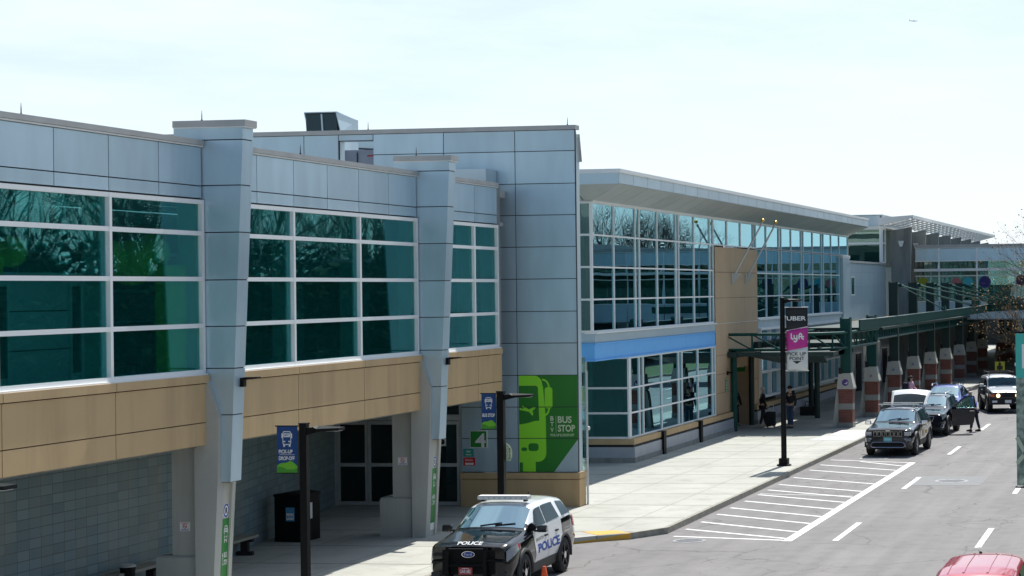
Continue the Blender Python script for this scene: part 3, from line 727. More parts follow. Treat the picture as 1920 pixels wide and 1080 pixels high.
for nm, x, z, w, h, ms, lab in (('door_notice', -21.66, 2.0, .22, .24, [M['signw'], M['ink']], 'white notice with a black ring on the right hand glass door'), ('door_notice', -22.25, 1.62, .16, .16, [M['ysign'], M['ink']], 'round yellow sticker on a glass door behind the column')):
    b = MB()
    if w > .2: b.box(x-w/2, x+w/2, D-.075, D-.055, z-h/2, z+h/2, 0); b.lathe([(.08, 0), (.08, .004), (.055, .004)], (x, D-.080, z), 'y', 16, 1)
    else: b.lathe([(w/2+.03, 0), (w/2+.03, .01), (0, .01)], (x, D-.06, z), 'y', 18, 0); b.box(x-.05, x+.05, D-.064, D-.061, z-.02, z+.02, 1)
    tag(b.build(nm, ms, None, (x, D, z)), lab, 'sign')
# roof items
def rod(x, y, z, h, lab):
    b = MB(); b.tube([(x, y, z), (x, y, z+h*.5), (x, y, z+h)], [.012, .010, .003], 6); b.lathe([(.025, 0), (.02, .03), (.008, .05)], (x, y, z), 'z', 8)
    tag(b.build('lightning_rod', M['clad'], None, (x, y, z)), lab, 'lightning rod', 'lightning rods along the roof edges')
rod(-19.6, 30.85, 9.37, .22, 'thin lightning rod on the coping at the far left of the roof')
rod(-19.65, 37.05, 9.78, .22, 'thin lightning rod on top of the nearer silver fin')
rod(-19.62, 41.35, 9.40, .22, 'thin lightning rod on the roof edge midway between the two fins')
rod(-19.62, 47.9, 9.78, .24, 'thin lightning rod on top of the farther silver fin')
rod(-23.82, 54.6, 11.06, .24, 'thin lightning rod on the tall wall right of the roof vent')
rod(-17.82, 54.6, 11.06, .24, 'thin lightning rod at the right corner of the tall wall')
v = thing('roof_vent', 'slanted dark mouthed metal vent hood standing above the tall wall', 'roof vent', (-26.8, 58, 9.2))
b = MB(); b.prism([(-26.20, 58.0, 9.2), (-26.20, 59.3, 9.2), (-26.20, 59.3, 11.78), (-26.28, 57.9, 11.92), (-26.18, 58.0, 11.3)], (-.03, 0, 0))
b.prism([(-27.2, 58.0, 9.2), (-27.2, 59.3, 9.2), (-27.2, 59.3, 11.78), (-27.32, 57.9, 11.92), (-27.22, 58.0, 11.3)], (-.03, 0, 0))
b.prism([(-27.33, 57.88, 11.92), (-26.26, 57.88, 11.92), (-26.28, 59.3, 11.78), (-27.33, 59.3, 11.78)], (0, 0, .025)); b.box(-27.33, -26.28, 59.3, 59.33, 9.2, 11.8)
b.build('hood', M['panel_flat'], v)
b = MB(); b.prism([(-27.22, 58.03, 9.2), (-26.22, 58.03, 9.2), (-26.30, 57.93, 11.88), (-27.31, 57.93, 11.88)], (0, .05, 0)); b.build('mouth', mat('dark_teal_louvre', (.02, .05, .06), .5), v)
b = MB(); b.prism([(-26.80, 57.90, 11.88), (-26.75, 57.90, 11.88), (-26.68, 57.98, 10.0), (-26.73, 57.98, 10.0)], (0, .02, 0)); b.build('divider', M['panel_flat'], v)
h = thing('air_handler', 'blue grey rooftop air unit seen through the opening in the tall wall', 'air unit', (-25, 58.5, 9.2))
b = MB(); b.box(-26.6, -24.0, 58.2, 60, 9.2, 10.70); b.box(-26.62, -23.98, 58.18, 60.02, 10.70, 10.76); b.build('casing', M['hvac'], h)
b = MB(); b.box(-25.76, -25.73, 58.17, 58.2, 9.25, 10.68); b.build('casing_seam', M['joint'], h)
b = MB()
for k in range(7): b.box(-25.42+.055*k, -25.385+.055*k, 58.17, 58.199, 10.555, 10.60)
b.build('red_lettering', M['redink'], h)
b = MB(); b.box(-24.98, -24.9, 58.17, 58.199, 10.58, 10.62); b.box(-24.78, -24.68, 58.17, 58.199, 10.55, 10.66); b.build('label_plate', M['signw'], h)
d = thing('roof_duct', 'pale roof duct standing left of the blue grey air unit', 'duct', (-26.0, 61.5, 9.2))
b = MB(); b.box(-27.0, -26.3, 61, 61.8, 9.2, 11.3); b.build('shaft', M['panel_flat'], d)
b = MB(); b.prism([(-27.02, 60.95, 11.0), (-26.25, 60.95, 10.95), (-26.25, 60.95, 11.0), (-27.02, 60.95, 11.05)], (0, .9, 0)); b.build('rain_flap', M['joint'], d)
# ------------------------------------------------------------------ glazed hall (right)
XG = -20.2
hall = thing('glazed_hall', 'two storey glazed hall with a deep sloping eave and a sky blue band', 'building', (-24, 88, 0))
NY, FY = 64.4, 113.7
top1 = [NY, 66.9, 69.57, 70.1, 72.5, 75.2, 75.62, 78.0, 80.62, 81.2]
window_x(hall, XG, top1, [4.94, 6.02, 7.12, 8.21, 9.30], .055, M['glassR'], .012)
window_x(hall, XG, [81.25, 83.7, 86.25, 88.8, 89.28], [8.21, 9.30], .055, M['glassR'], .012)
far = [89.33, 91.55, 94.4, 94.98, 97.35, 99.9, 100.45, 102.95, 105.4, 106.0, 108.3, 110.8]
window_x(hall, XG, far, [4.96, 5.98, 7.05, 8.19], .055, M['glassR'], .012)
window_x(hall, XG, [89.33, 91.55, 94.4, 94.98, 97.35, 99.9, 100.45, 102.95, 105.4, 106.0, 108.3, 110.8, 113.65], [8.21, 9.30], .055, M['glassR'], .012)
window_y(hall, NY, [-21.6, -20.66, -20.24], [4.94, 6.02, 7.12, 8.21, 9.30], .07, M['glassB'])
# lower glazing
LX = -20.15
low = [68.6, 69.75, 70.25, 72.75, 75.25, 75.75, 78.25, 80.7, 81.15]
window_x(hall, LX, low, [1.04, 1.92, 2.82, 3.90], .055, M['glassR'], .012)
window_y(hall, 68.5, [-21.78, -20.2], [1.04, 1.92, 2.82, 3.90], .07, M['glassL'])
lowf = [89.4 + 2.05*k for k in range(11)]
window_x(hall, LX, lowf, [1.30, 2.45, 3.55, 4.45], .10, M['glassR'], proud=.16)
# bands
b = MB(); b.box(XG-.3, XG+.06, NY, 81.2, 4.56, 4.86); b.box(XG-.3, XG+.13, NY-.02, 81.2, 4.86, 4.91, 1); b.box(-21.8, XG-.3, NY, NY+.2, 4.56, 4.9); b.build('grey_band', [M['panel_flat'], M['mull']], hall)
b = MB(); b.box(-21.2, XG+.03, NY-.03, 81.15, 3.98, 4.50)
for k in range(7): b.box(XG+.03, XG+.055, NY-.05 + 2.4*k + .012, min(NY-.05 + 2.4*(k+1), 81.15), 3.982, 4.498)
b.box(-21.2, XG+.03, NY-.05, NY-.03, 3.982, 4.498); b.box(-21.2, XG+.10, NY-.10, 81.15, 3.93, 3.98); b.box(-21.2, XG+.10, NY-.10, 81.15, 4.50, 4.55); b.build('blue_band', M['blue'], hall)
b = MB(); b.box(-21.8, XG-.02, NY+.05, 68.5, 3.95, 4.0); b.build('overhang_soffit', M['soffit'], hall)
b = MB(); b.box(XG-.3, XG+.07, 89.3, 110.85, 4.5, 4.90); b.box(XG-.3, XG+.15, 89.3, 110.85, 4.86, 4.93, 1); b.build('far_grey_band', [M['panel_flat'], M['mull']], hall)
b = MB(); b.box(XG-.4, XG+.17, 111.05, 113.2, 3.9, 8.03); b.box(XG-.4, XG+.19, 110.9, 113.3, 8.03, 8.2, 1); b.build('corner_pier', [M['panel_flat'], M['flash']], hall)
# tan wall
b = MB(); panels_x(b, XG+.06, [81.25, 83.95, 86.6, 89.28], [3.5, 4.85, 5.95, 7.05, 8.13], g=.016)
b.box(XG-.2, XG+.075, 81.25, 89.28, 4.845, 4.865, 2); b.build('tan_panel_wall', [M['tanwall'], M['tanj'], M['flash']], hall)
b = MB(); panels_x(b, XG+.06, [81.25, 84.4], [1.02, 1.9, 2.7, 3.5], g=.016); panels_x(b, XG+.06, [88.2, 89.35], [1.02, 2.2, 3.5], g=.016); b.box(XG-.06, XG+.0, 84.4, 88.2, 2.85, 3.5); b.build('tan_lower_wall', [M['tanwall'], M['tanj']], hall)
# doorway recess
b = MB(); b.box(-22.0, -21.9, 84.4, 88.2, .1, 3.4); b.box(-22, XG, 84.36, 84.42, .1, 3.4); b.box(-22, XG, 88.18, 88.24, .1, 3.4); b.build('doorway_recess', M['tanwall'], hall)
g = MB(); g.box(-21.88, -21.86, 84.9, 87.7, .2, 2.5); dg = g.build('door', M['glassD'], hall)
f = MB()
for y in (84.85, 86.3, 87.7): f.box(-21.9, -21.82, y-.05, y+.05, .16, 2.6)
f.box(-21.9, -21.82, 84.85, 87.7, 2.5, 2.6); f.box(-21.9, -21.82, 84.85, 87.7, .16, .3); f.build('door_frame', M['alu'], dg, origin=wloc(hall))
# base courses
for y0, y1 in ((68.4, 72.0), (72.33, 77.55), (77.9, 84.2), (88.3, 95.0), (95.3, 101.5), (101.8, 113)):
    b = MB(); b.box(-20.4, -19.99, y0, y1, .80, 1.0, 0); b.box(-20.4, -20.02, y0, y1, .71, .80, 1); b.box(-20.4, -19.97, y0, y1, .33, .71, 2); b.box(-20.4, -19.95, y0, y1, .1, .325, 3)
    if y0 < 69: b.box(-21.8, -20.4, 68.4, 68.6, .80, 1.0, 0); b.box(-21.8, -20.4, 68.42, 68.6, .71, .80, 1); b.box(-21.8, -20.4, 68.38, 68.6, .33, .71, 2); b.box(-21.8, -20.4, 68.36, 68.6, .1, .325, 3)
    b.build('base_course', [M['tan'], M['blkm'], M['greys'], M['concd']], hall)
for y in (72.0, 77.57, 95.0, 101.5):
    b = MB(); b.box(-20.3, -19.88, y, y+.33, .1, 1.02); b.build('base_post', M['blk'], hall)
b = MB(); b.box(-22.2, -21.8, 56.2, 68.6, .1, 9.0); b.build('recess_wall', M['panel_flat'], hall)
# interior so the glass has depth
b = MB(); b.box(-30, XG-.4, NY+.2, FY, 4.55, 4.8); b.box(-30, -21.82, 68.7, FY, .1, .16); b.build('interior_floor', M['floor'], hall)
b = MB(); b.box(-28, -27.8, NY, FY, .16, 9.4); b.box(-30, -24.5, NY+.2, FY, 9.31, 9.36); b.box(-23.2, XG-.2, NY+.2, FY, 9.31, 9.36); b.build('interior_wall', M['inwall'], hall)
for k, y in enumerate((66, 71, 77, 83, 91, 97, 103, 108)):
    b = MB(); b.lathe([(.3, .16), (.3, 4.55)], (-22.6, y, 0), 'z', 14); b.lathe([(.26, 4.8), (.26, 9.31)], (-22.4, y, 0), 'z', 14); b.build('interior_column', M['inwall'], hall, smooth=40)
# eave
OX, OYn, OYf = -18.78, 62.85, 112.4
b = MB()
b.prism([(OX-.02, OYn+.02, 9.84), (OX-.02, OYf, 9.80), (OX-.02, OYf, 10.28), (OX-.02, OYn+.02, 10.28)], (-14, 0, 0), 1)
nP = 29
for i in range(nP):
    y0, y1 = OYn + (OYf-OYn)*i/nP, OYn + (OYf-OYn)*(i+1)/nP
    b.box(OX-.03, OX, y0+.015, y1-.015, 9.83, 10.2, 0)
for x0, x1 in ((-20.45, OX), (-21.35, -20.47), (-22.2, -21.37), (-26, -22.22)): b.box(x0+.01, x1-.01, OYn-.01, OYn+.03, 9.83, 10.2, 0)
b.build('fascia', [M['panel_flat'], M['joint']], hall)
b = MB(); b.box(-33, OX+.05, OYn-.05, OYf+.03, 10.2, 10.32); b.box(-33, OX+.03, OYn-.03, OYf+.02, 10.185, 10.2, 1); b.build('roof_edge', [M['flash'], M['flash']], hall)
b = MB()   # sloped soffit, in panels
for i in range(nP):
    t0, t1 = i/nP, (i+1)/nP
    o0, o1 = OYn + (OYf-OYn)*t0 + .012, OYn + (OYf-OYn)*t1 - .012
    i0, i1 = NY - .1 + (FY-NY+.2)*t0 + .012, NY - .1 + (FY-NY+.2)*t1 - .012
    b.prism([(OX, o0, 9.82), (OX, o1, 9.82), (XG+.02, i1, 9.36), (XG+.02, i0, 9.36)], (0, 0, .02))
for x0, x1 in ((-20.45, OX), (-21.35, -20.47), (-22.2, -21.37), (-26, -22.22)):
    xi0, xi1 = x0, (XG+.02 if x1 == OX else x1)
    if x0 == -20.45: xi0 = -20.45
    b.prism([(x0+.01, OYn, 9.82), (x1-.01, OYn, 9.82), (xi1-.01, NY-.1, 9.36), (xi0+.01, NY-.1, 9.36)], (0, 0, .02))
b.prism([(OX, OYf, 9.82), (XG+.02, FY+.1, 9.36), (-26, FY+.1, 9.36), (-26, OYf, 9.82)], (0, 0, .02))
b.build('soffit', M['soffit'], hall)
b = MB(); b.box(XG-.2, XG+.05, NY, FY, 9.30, 9.37); b.box(-26, XG-.2, NY-.02, NY+.1, 9.30, 9.37); b.build('window_head', M['mull'], hall)
# flag poles on the tan wall
for y, lab in ((84.3, 'bare slanted flag pole with gold ball, the left one on the tan wall'), (86.95, 'bare slanted flag pole with gold ball, the right one on the tan wall')):
    t = thing('flag_pole', lab, 'flag pole', (XG+.06, y, 6.5), group='flag poles on the tan wall')
    b = MB(); b.prism([(0.01, -.02, .02), (.02, -.02, .52), (.36, -.02, .52), (.36, -.02, .44)], (0, .04, 0)); b.prism([(0.01, -.16, .02), (0.01, .16, .52), (0.01, -.16, .52)], (.03, 0, 0)); b.build('bracket', M['alu'], t, local=True)
    b = MB(); b.tube([(.12, 0, .46), (1.33, 0, 2.62)], [.05, .038], 10); b.tube([(1.31, 0, 2.58), (1.36, 0, 2.68)], .055, 10); b.build('shaft', M['alu'], t, local=True, smooth=40)
    b = MB(); b.ball((1.40, 0, 2.80), .085, 12); b.build('ball', M['gold'], t, local=True, smooth=60)
# green number signs by the doorway
b = MB(); b.box(XG+.062, XG+.08, 82.75, 83.1, 1.9, 2.5, 0); b.box(XG+.081, XG+.083, 82.78, 83.07, 1.93, 2.47, 1); b.box(XG+.083, XG+.085, 82.80, 83.05, 1.96, 2.44, 0); b.text('3', (XG+.087, 82.85, 2.02), UY, UZ, .16, .34, 1, .02)
tag(b.build('door_number_sign', [M['signg'], M['signw']], None, (XG+.07, 82.9, 2.2)), 'narrow green sign with a white 3 on the tan wall left of the green canopy', 'sign')
b = MB(); b.box(-20.9, -20.5, 88.14, 88.17, 2.55, 3.15, 0); b.box(-20.85, -20.55, 88.135, 88.141, 2.75, 2.95, 1)
tag(b.build('door_sign', [M['signg'], M['lgreen']], None, (-20.7, 88.15, 2.85)), 'green sign high in the shaded doorway under the canopy', 'sign')
t = thing('wall_light', 'black wall light above the green number sign near the canopy', 'wall light', (XG+.06, 83.15, 2.72))
b = MB(); b.box(0, .06, -.06, .06, -.1, .06); b.build('bracket', M['blk'], t, local=True)
b = MB(); b.prism([(.05, -.1, .05), (.30, -.1, .05), (.26, -.1, -.05), (.05, -.1, -.03)], (0, .2, 0)); b.build('lamp_head', M['blk'], t, local=True)

# ------------------------------------------------------------------ far hall: grey wall, glass corner room, concrete fins, trellis
fh = thing('far_terminal_hall', 'far terminal hall with a plain pale wall, glass corner room and row of concrete fins', 'building', (-24, 140, 0))
b = MB(); panels_x(b, XG, [113.3, 118.0, 122.5, 127.6], [4.42, 5.4, 6.4, 7.25, 7.8], g=.012)
b.box(-30, XG-.1, 113.3, 128, 3.9, 7.75); b.build('pale_wall', [M['panel_flat'], M['greys']], fh)
b = MB(); b.box(-30, XG+.1, 113.25, 128.3, 7.8, 7.93); b.build('coping', M['coping'], fh)
w = MB(); w.box(XG-.01, XG+.012, 114.5, 115.6, 5.95, 6.92); sw = w.build('slit_window', M['glassB'], fh)
f = MB()
for y0, y1, z0, z1 in ((114.4, 115.7, 5.87, 5.95), (114.4, 115.7, 6.92, 7.0), (114.4, 114.5, 5.95, 6.92), (115.6, 115.7, 5.95, 6.92)): f.box(XG-.02, XG+.03, y0, y1, z0, z1)
f.build('window_frame', M['mull'], sw, origin=wloc(fh))
b = MB(); b.box(-21, XG+.02, 113.3, 140, 3.55, 4.42); b.build('tan_strip', M['tan'], fh)
b = MB(); b.box(-21, XG-.02, 113.2, 170, .1, 3.55); b.build('ground_wall', M['greys'], fh)
for y in (116, 120.5, 126, 133):
    b = MB(); b.box(XG-.04, XG+.03, y, y+1.7, .16, 2.4); b.build('door', M['blkm'], fh)
for y in (118.4, 123.8, 130):
    b = MB(); b.box(XG-.03, XG+.03, y, y+1.1, .9, 2.9); b.build('poster_panel', M['signw'], fh)
# glass corner room
window_y(fh, 126.2, [-25.5, -20.3], [7.86, 9.2, 10.15], .12, M['glassB']); window_x(fh, XG, [126.25, 127.5], [7.95, 9.2, 10.15], .1, M['glassB'])
b = MB(); b.box(-30, XG+.05, 126.1, 140, 10.2, 10.3); b.build('room_eave', M['flash'], fh)
b = MB(); panels_y(b, 126.3, [-26, -23.4, -21.6, XG], [10.3, 11.0]); panels_x(b, XG, [126.3, 129, 134], [10.3, 11.0]); b.box(-30, XG-.1, 126.4, 140, 10.3, 10.95); b.box(-30, XG+.05, 126.2, 140, 11.0, 11.06); b.build('roof_parapet', [M['panel_flat'], M['joint']], fh)
b = MB(); b.box(-30, -29.8, 126, 140, 7.7, 10.2); b.box(-30, XG, 133, 133.2, 7.7, 10.2); b.box(-28, -25, 131, 131.5, 7.8, 9.0, 1); b.box(-23.4, -22.2, 128.6, 129.2, 7.8, 8.5, 1); b.box(-22, -21, 130, 130.6, 7.8, 8.7, 1); b.build('room_interior', [M['inwall'], M['indark']], fh)
for k in range(8):
    y0 = 127.7 + 6.85*k
    b = MB(); b.prism([(-19.8, y0, .1), (-18.85, y0, .1), (-18.5, y0, 10.25), (-19.85, y0, 10.05)], (0, .55, 0)); b.build('concrete_fin', M['concd'], fh)
    l = MB(); l.prism([(-19.34, y0-.04, 9.36), (-18.94, y0-.04, 9.36), (-19.06, y0-.04, 8.98), (-19.22, y0-.04, 8.98)], (0, -.22, 0)); l.build('sconce', M['alu'], fh)
# trellis
b = MB()
TX0, TZ0, TX1, TZ1 = -20.0, 10.32, -18.15, 10.78
for k in range(24):
    y = 125.9 + 2.25*k
    b.prism([(TX0, y, TZ0), (TX1, y, TZ1), (TX1, y, TZ1+.10), (TX0, y, TZ0+.10)], (0, .1, 0))
for k in range(7):
    t_ = k/6; x, z = TX0 + (TX1-TX0)*t_, TZ0 + (TZ1-TZ0)*t_
    b.box(x-.05, x+.05, 125.8, 178, z+.10, z+.17)
b.box(TX1-.02, TX1+.06, 125.7, 178, TZ1-.02, TZ1+.19)
b.prism([(TX0-.3, 125.4, TZ0-.02), (TX1, 125.4, TZ1), (TX1, 125.4, TZ1+.17), (TX0-.3, 125.4, TZ0+.5)], (0, .35, 0))
b.build('trellis', M['flash'], fh)
b = MB(); b.box(-34, -20.6, 140, 185, .1, 10.1); b.build('rear_block', M['panel_flat'], fh)

# ------------------------------------------------------------------ sky bridge
sb = thing('sky_bridge', 'enclosed glass footbridge with coloured dots crossing high above the road', 'footbridge', (-8, 132.5, 0))
BY, x0, x1 = 131.0, -18.72, 4.6
b = MB(); b.box(x0, x1, BY-.12, BY+3.6, 8.95, 9.15); b.build('roof', M['coping'], sb)
mx = [-18.72, -17.1, -14.55, -12.0, -9.45, -6.9, -4.35, -1.8, .75, 3.3, 4.6]
b = MB(); panels_y(b, BY-.02, mx, [8.08, 8.90], g=.03); panels_y(b, BY-.02, mx, [4.15, 5.36], g=.03); b.build('grey_panel', [M['panel'], M['joint']], sb)
b = MB(); b.box(x0, x1, BY-.08, BY+.05, 8.90, 8.95); b.box(x0, x1, BY-.10, BY+.04, 8.02, 8.09)
for x in mx[1:-1]: b.box(x-.05, x+.05, BY-.09, BY+.03, 5.38, 8.92)
b.box(x0, x1, BY-.07, BY+.04, 5.33, 5.40); b.box(x0, x1, BY-.07, BY+.04, 7.02, 7.09)
b.build('mullions', M['mull'], sb)
b = MB(); b.prism([(x0, BY-.62, 7.36), (x0, BY-.12, 7.40), (x0, BY-.12, 7.50), (x0, BY-.62, 7.54)], (x1-x0, 0, 0))
for x in mx[1:-1]: b.prism([(x-.03, BY-.60, 7.5), (x-.03, BY-.54, 7.5), (x-.03, BY-.08, 8.0), (x-.03, BY-.12, 8.0)], (.06, 0, 0))
b.build('sun_shade', M['flash'], sb)
for i, (a, c) in enumerate(zip(mx, mx[1:])):
    g = MB(); g.box(a+.05, c-.05, BY, BY+.012, 5.4, 7.02); g.build('window', M['glassB'], sb)
    g = MB(); g.box(a+.05, c-.05, BY, BY+.012, 7.09, 8.02); g.build('clerestory', M['glassD'], sb)
dots = [(-18.2, 6.62, .36, (.30, .33, .02)), (-15.95, 6.65, .30, (.50, .16, .17)), (-15.15, 6.66, .33, (.05, .42, .48)), (-14.03, 6.62, .40, (.025, .015, .16)), (-11.65, 6.7, .36, (.02, .015, .07)), (-9.0, 6.6, .33, (.4, .3, .03))]
for i, (x, z, r, cl) in enumerate(dots):
    g = MB(); g.lathe([(r, 0), (r, .01), (0, .01)], (x, BY-.014, z), 'y', 24); g.build('dot', mat('dot_print_%d' % i, cl, .6), sb)
b = MB(); b.box(x0, x1, BY+.1, BY+3.6, 4.1, 4.3); b.box(x0, x1, BY+3.5, BY+3.6, 4.3, 5.4); b.build('deck', M['greys'], sb)
for a, c in zip(mx, mx[1:]):
    b = MB(); b.box(a+.05, c-.05, BY+3.5, BY+3.512, 5.4, 8.9); b.build('rear_window', M['glassB'], sb)
b = MB()
for k, x in enumerate((-16.6, -14.9, -13.2, -10.7, -8.2)):
    b.box(x, x+.7, BY+1.2, BY+1.9, 4.3, 5.9 + .15*(k % 3))
b.build('planter', M['indark'], sb)

# ------------------------------------------------------------------ green steel canopy
cn = thing('steel_canopy', 'dark green steel walkway canopy with truss rails and stay rods along the kerb', 'canopy', (-17, 95, 0))
gm, gd = M['green'], M['greend']
rail = [(-20.35, 83.55), (-17.6, 83.5), (-16.4, 83.75), (-15.75, 84.5), (-15.38, 85.8)]
def sm(path, n=6):
    out = []
    for i in range(len(path)-1):
        p0, p1, p2, p3 = (Vector(path[max(0, min(len(path)-1, j))]) for j in (i-1, i, i+1, i+2))
        for k in range(n):
            t = k/n; out.append(.5*((2*p1) + (p2-p0)*t + (2*p0-5*p1+4*p2-p3)*t*t + (3*p1-p0-3*p2+p3)*t**3))
    return out + [Vector(path[-1])]
curve = sm(rail) + [Vector((-15.22, 93.2))]
b = MB()
for z, r in ((4.35, .065), (3.68, .065)): b.tube([(p.x, p.y, z) for p in curve], r, 8)
b.tube([(-15.25, 93.2, 4.35), (-15.25, 100, 4.35)], .06, 8)
b.build('truss_rail', gm, cn, smooth=50)
def at_len(path, L):
    for a, c in zip(path, path[1:]):
        d = (c-a).length
        if L <= d: return a + (c-a)*(L/d)
        L -= d
    return path[-1]
tot = sum((c-a).length for a, c in zip(curve, curve[1:]))
b = MB(); n = 11; nod = [at_len(curve, tot*i/n) for i in range(n+1)]
for i, p in enumerate(nod):
    b.tube([(p.x, p.y, 3.68), (p.x, p.y, 4.35)], .042, 6)
    if i < n: q = nod[i+1]; b.tube([(p.x, p.y, 4.35), (q.x, q.y, 3.68)], .036, 6)
b.build('truss_web', gm, cn, smooth=50)
b = MB()   # inner truss on the building side of the walk
for z in (4.3, 3.68): b.tube([(-18.6, 85.3, z), (-18.4, 96, z)], .05, 6)
for k in range(9): b.tube([(-18.6, 85.5+1.3*k, 3.68), (-18.55, 86.1+1.3*k, 4.3)], .03, 5)
b.build('inner_truss', gm, cn)
b = MB(); b.box(-20.12, -19.75, 83.2, 88.6, 3.36, 3.6); b.box(-19.75, -15.5, 83.35, 88.2, 3.40, 3.58); b.box(-18.9, -18.7, 83.2, 83.5, 3.45, 3.63); b.box(-15.9, -15.5, 84.6, 88.2, 3.40, 3.66)
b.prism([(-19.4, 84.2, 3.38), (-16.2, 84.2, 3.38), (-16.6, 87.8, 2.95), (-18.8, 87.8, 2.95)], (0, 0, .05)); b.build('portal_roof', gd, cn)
b = MB(); b.box(-19.9, -15.05, 94.0, 133.45, 4.28, 4.40); b.box(-19.9, -7, 133.5, 209.5, 4.2, 4.4); b.box(-18.5, -15.7, 88.2, 94, 3.66, 3.84)  # slab beyond the bridge is added to shade the ground there
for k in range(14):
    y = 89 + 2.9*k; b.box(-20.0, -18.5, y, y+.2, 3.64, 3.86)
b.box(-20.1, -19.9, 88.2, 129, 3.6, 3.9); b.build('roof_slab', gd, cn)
b = MB()
fas = [(-15.2, 88.4, 4.84), (-15.2, 94, 4.83), (-15.12, 103, 4.85), (-14.45, 113, 4.94), (-13.3, 127.2, 5.13), (-11.3, 128.6, 5.20), (-4, 129.2, 5.2)]
for (ax, ay, az), (cx, cy, cz) in zip(fas, fas[1:]):
    d = Vector((cx-ax, cy-ay, 0)).normalized(); nn = Vector((d.y, -d.x, 0))
    a, c = Vector((ax, ay, 0)), Vector((cx, cy, 0))
    b.prism([a+UZ*(az-.42), c+UZ*(cz-.42), c+UZ*cz, a+UZ*az], -nn*.06, 0)
    b.prism([a+UZ*(az+.002)+nn*.05, c+UZ*(cz+.002)+nn*.05, c+UZ*(cz+.002)-nn*.12, a+UZ*(az+.002)-nn*.12], (0, 0, .035), 1)
    b.prism([a+UZ*(az-.45)+nn*.05, c+UZ*(cz-.45)+nn*.05, c+UZ*(cz-.45)-nn*.12, a+UZ*(az-.45)-nn*.12], (0, 0, .03), 0)
b.build('fascia_beam', [gm, mat('pale_green_flange', (.20, .28, .27), .4)], cn)
b = MB()   # latticed undertruss between the posts
b.tube([(-15.28, 93.4, 3.86), (-15.28, 165, 3.86)], .055, 6)
for k in range(100):
    y = 93.7 + .55*k; x = -15.28
    b.tube([(x, y, 3.86), (x+.02, y+.28, 4.4)], .042, 5); b.tube([(x, y+.30, 3.86), (x+.02, y+.05, 4.4)], .034, 5)
b.build('lattice', gm, cn)
b = MB(); b.box(-17.2, -17.1, 94, 165, 3.7, 4.27); b.build('inner_girder', gd, cn)  # added dark panel, standing in for the shaded ceiling behind the lattice
for k in range(12):
    y = 85.95 + 7*k
    if k == 9: continue
    zt = 5.02 if k < 2 else (6.62 if k < 7 else 4.4)
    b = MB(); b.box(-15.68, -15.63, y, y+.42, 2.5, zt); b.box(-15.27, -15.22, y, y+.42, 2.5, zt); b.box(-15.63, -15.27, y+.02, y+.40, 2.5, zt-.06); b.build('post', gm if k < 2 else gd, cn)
    b = MB(); b.box(-15.75, -15.6, y-.1, y+.05, 2.52, 2.8); b.build('post_lamp', M['blkm'], cn)
for x, y in ((-19.97, 83.75), (-20.08, 87.6), (-17.95, 92.2), (-19.6, 99)):
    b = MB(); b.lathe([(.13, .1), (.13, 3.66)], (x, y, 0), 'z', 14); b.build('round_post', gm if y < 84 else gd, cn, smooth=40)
pyl = [85.95 + 7*k for k in range(2, 7)]
ends = [(-13.9, 122.0, 5.12), (-13.35, 126.6, 5.3), (-12.9, 127.5, 5.3), (-12.35, 127.9, 5.32), (-11.8, 128.3, 5.32)]
b = MB()
def stay(p, q):
    p, q = Vector(p), Vector(q); b.tube([p, q], .035, 6); m_ = p.lerp(q, .45); d = (q-p).normalized()
    b.tube([m_-d*.25, m_+d*.25], .075, 6); b.tube([p, p+d*.5], .10, 6); b.tube([q-d*.6, q], .08, 6)
stay((-15.3, pyl[0]+.2, 6.5), (-14.46, 112.6, 5.05))
for y, e in zip(pyl, ends): stay((-15.3, y+.2, 6.5), e); stay((-15.1, y+.2, 6.42), (e[0]+.25, e[1]+.4, e[2]))
b.build('stay_rod', gm, cn)
b = MB()
for x, y, z in [(-14.46, 112.8, 4.97)] + [(e[0]+.1, e[1]+.2, 5.16) for e in ends]: b.prism([(x-.1, y-.5, z), (x-.1, y+.3, z), (x-.1, y+.1, z+.26), (x-.1, y-.5, z+.30)], (.5 if z > 5 else .2, 0, 0))
b.build('anchor_block', gm, cn)
# ------------------------------------------------------------------ brick pillars
def pillar_parts():
    t = thing('brick_pillar', '', 'pillar', (0, 0, 0), group='brick pillars of the kerbside colonnade')
    def frus(b, z0, z1, x0, x1, u0, u1, y0=0.0, y1=.62, mi=0, in_=0.0):
        b.add([(x0, y0, z0), (x1, y0, z0), (x1, y1, z0), (x0, y1, z0), (u0, y0+in_, z1), (u1, y0+in_, z1), (u1, y1-in_, z1), (u0, y1-in_, z1)], [(0, 3, 2, 1), (4, 5, 6, 7), (0, 1, 5, 4), (1, 2, 6, 5), (2, 3, 7, 6), (3, 0, 4, 7)], mi)
    b = MB(); frus(b, .0, .22, -.33, .33, -.33, .33, -.02, .64); b.build('foot', M['concd'], t, local=True)
    b = MB(); frus(b, .22, .80, -.31, .31, -.31, .31); frus(b, 1.06, 1.70, -.31, .31, -.33, .33); b.build('brick_shaft', M['brick'], t, local=True)
    b = MB(); frus(b, .80, 1.06, -.315, .315, -.315, .315, -.004, .624); b.build('stone_band', M['concd'], t, local=True)
    b = MB(); frus(b, 1.70, 1.78, -.38, .38, -.38, .38, -.05, .67); frus(b, 1.78, 2.40, -.37, .37, -.31, .24, -.04, .66, 0, .06); b.build('cap', M['conclight'], t, local=True)
    b = MB(); b.prism([(-.31, .1, 0), (-.62, .1, 0), (-.42, .1, 1.6), (-.31, .1, 1.7)], (0, .45, 0)); b.build('buttress', M['conclight'], t, local=True)
    return t
pil = pillar_parts()
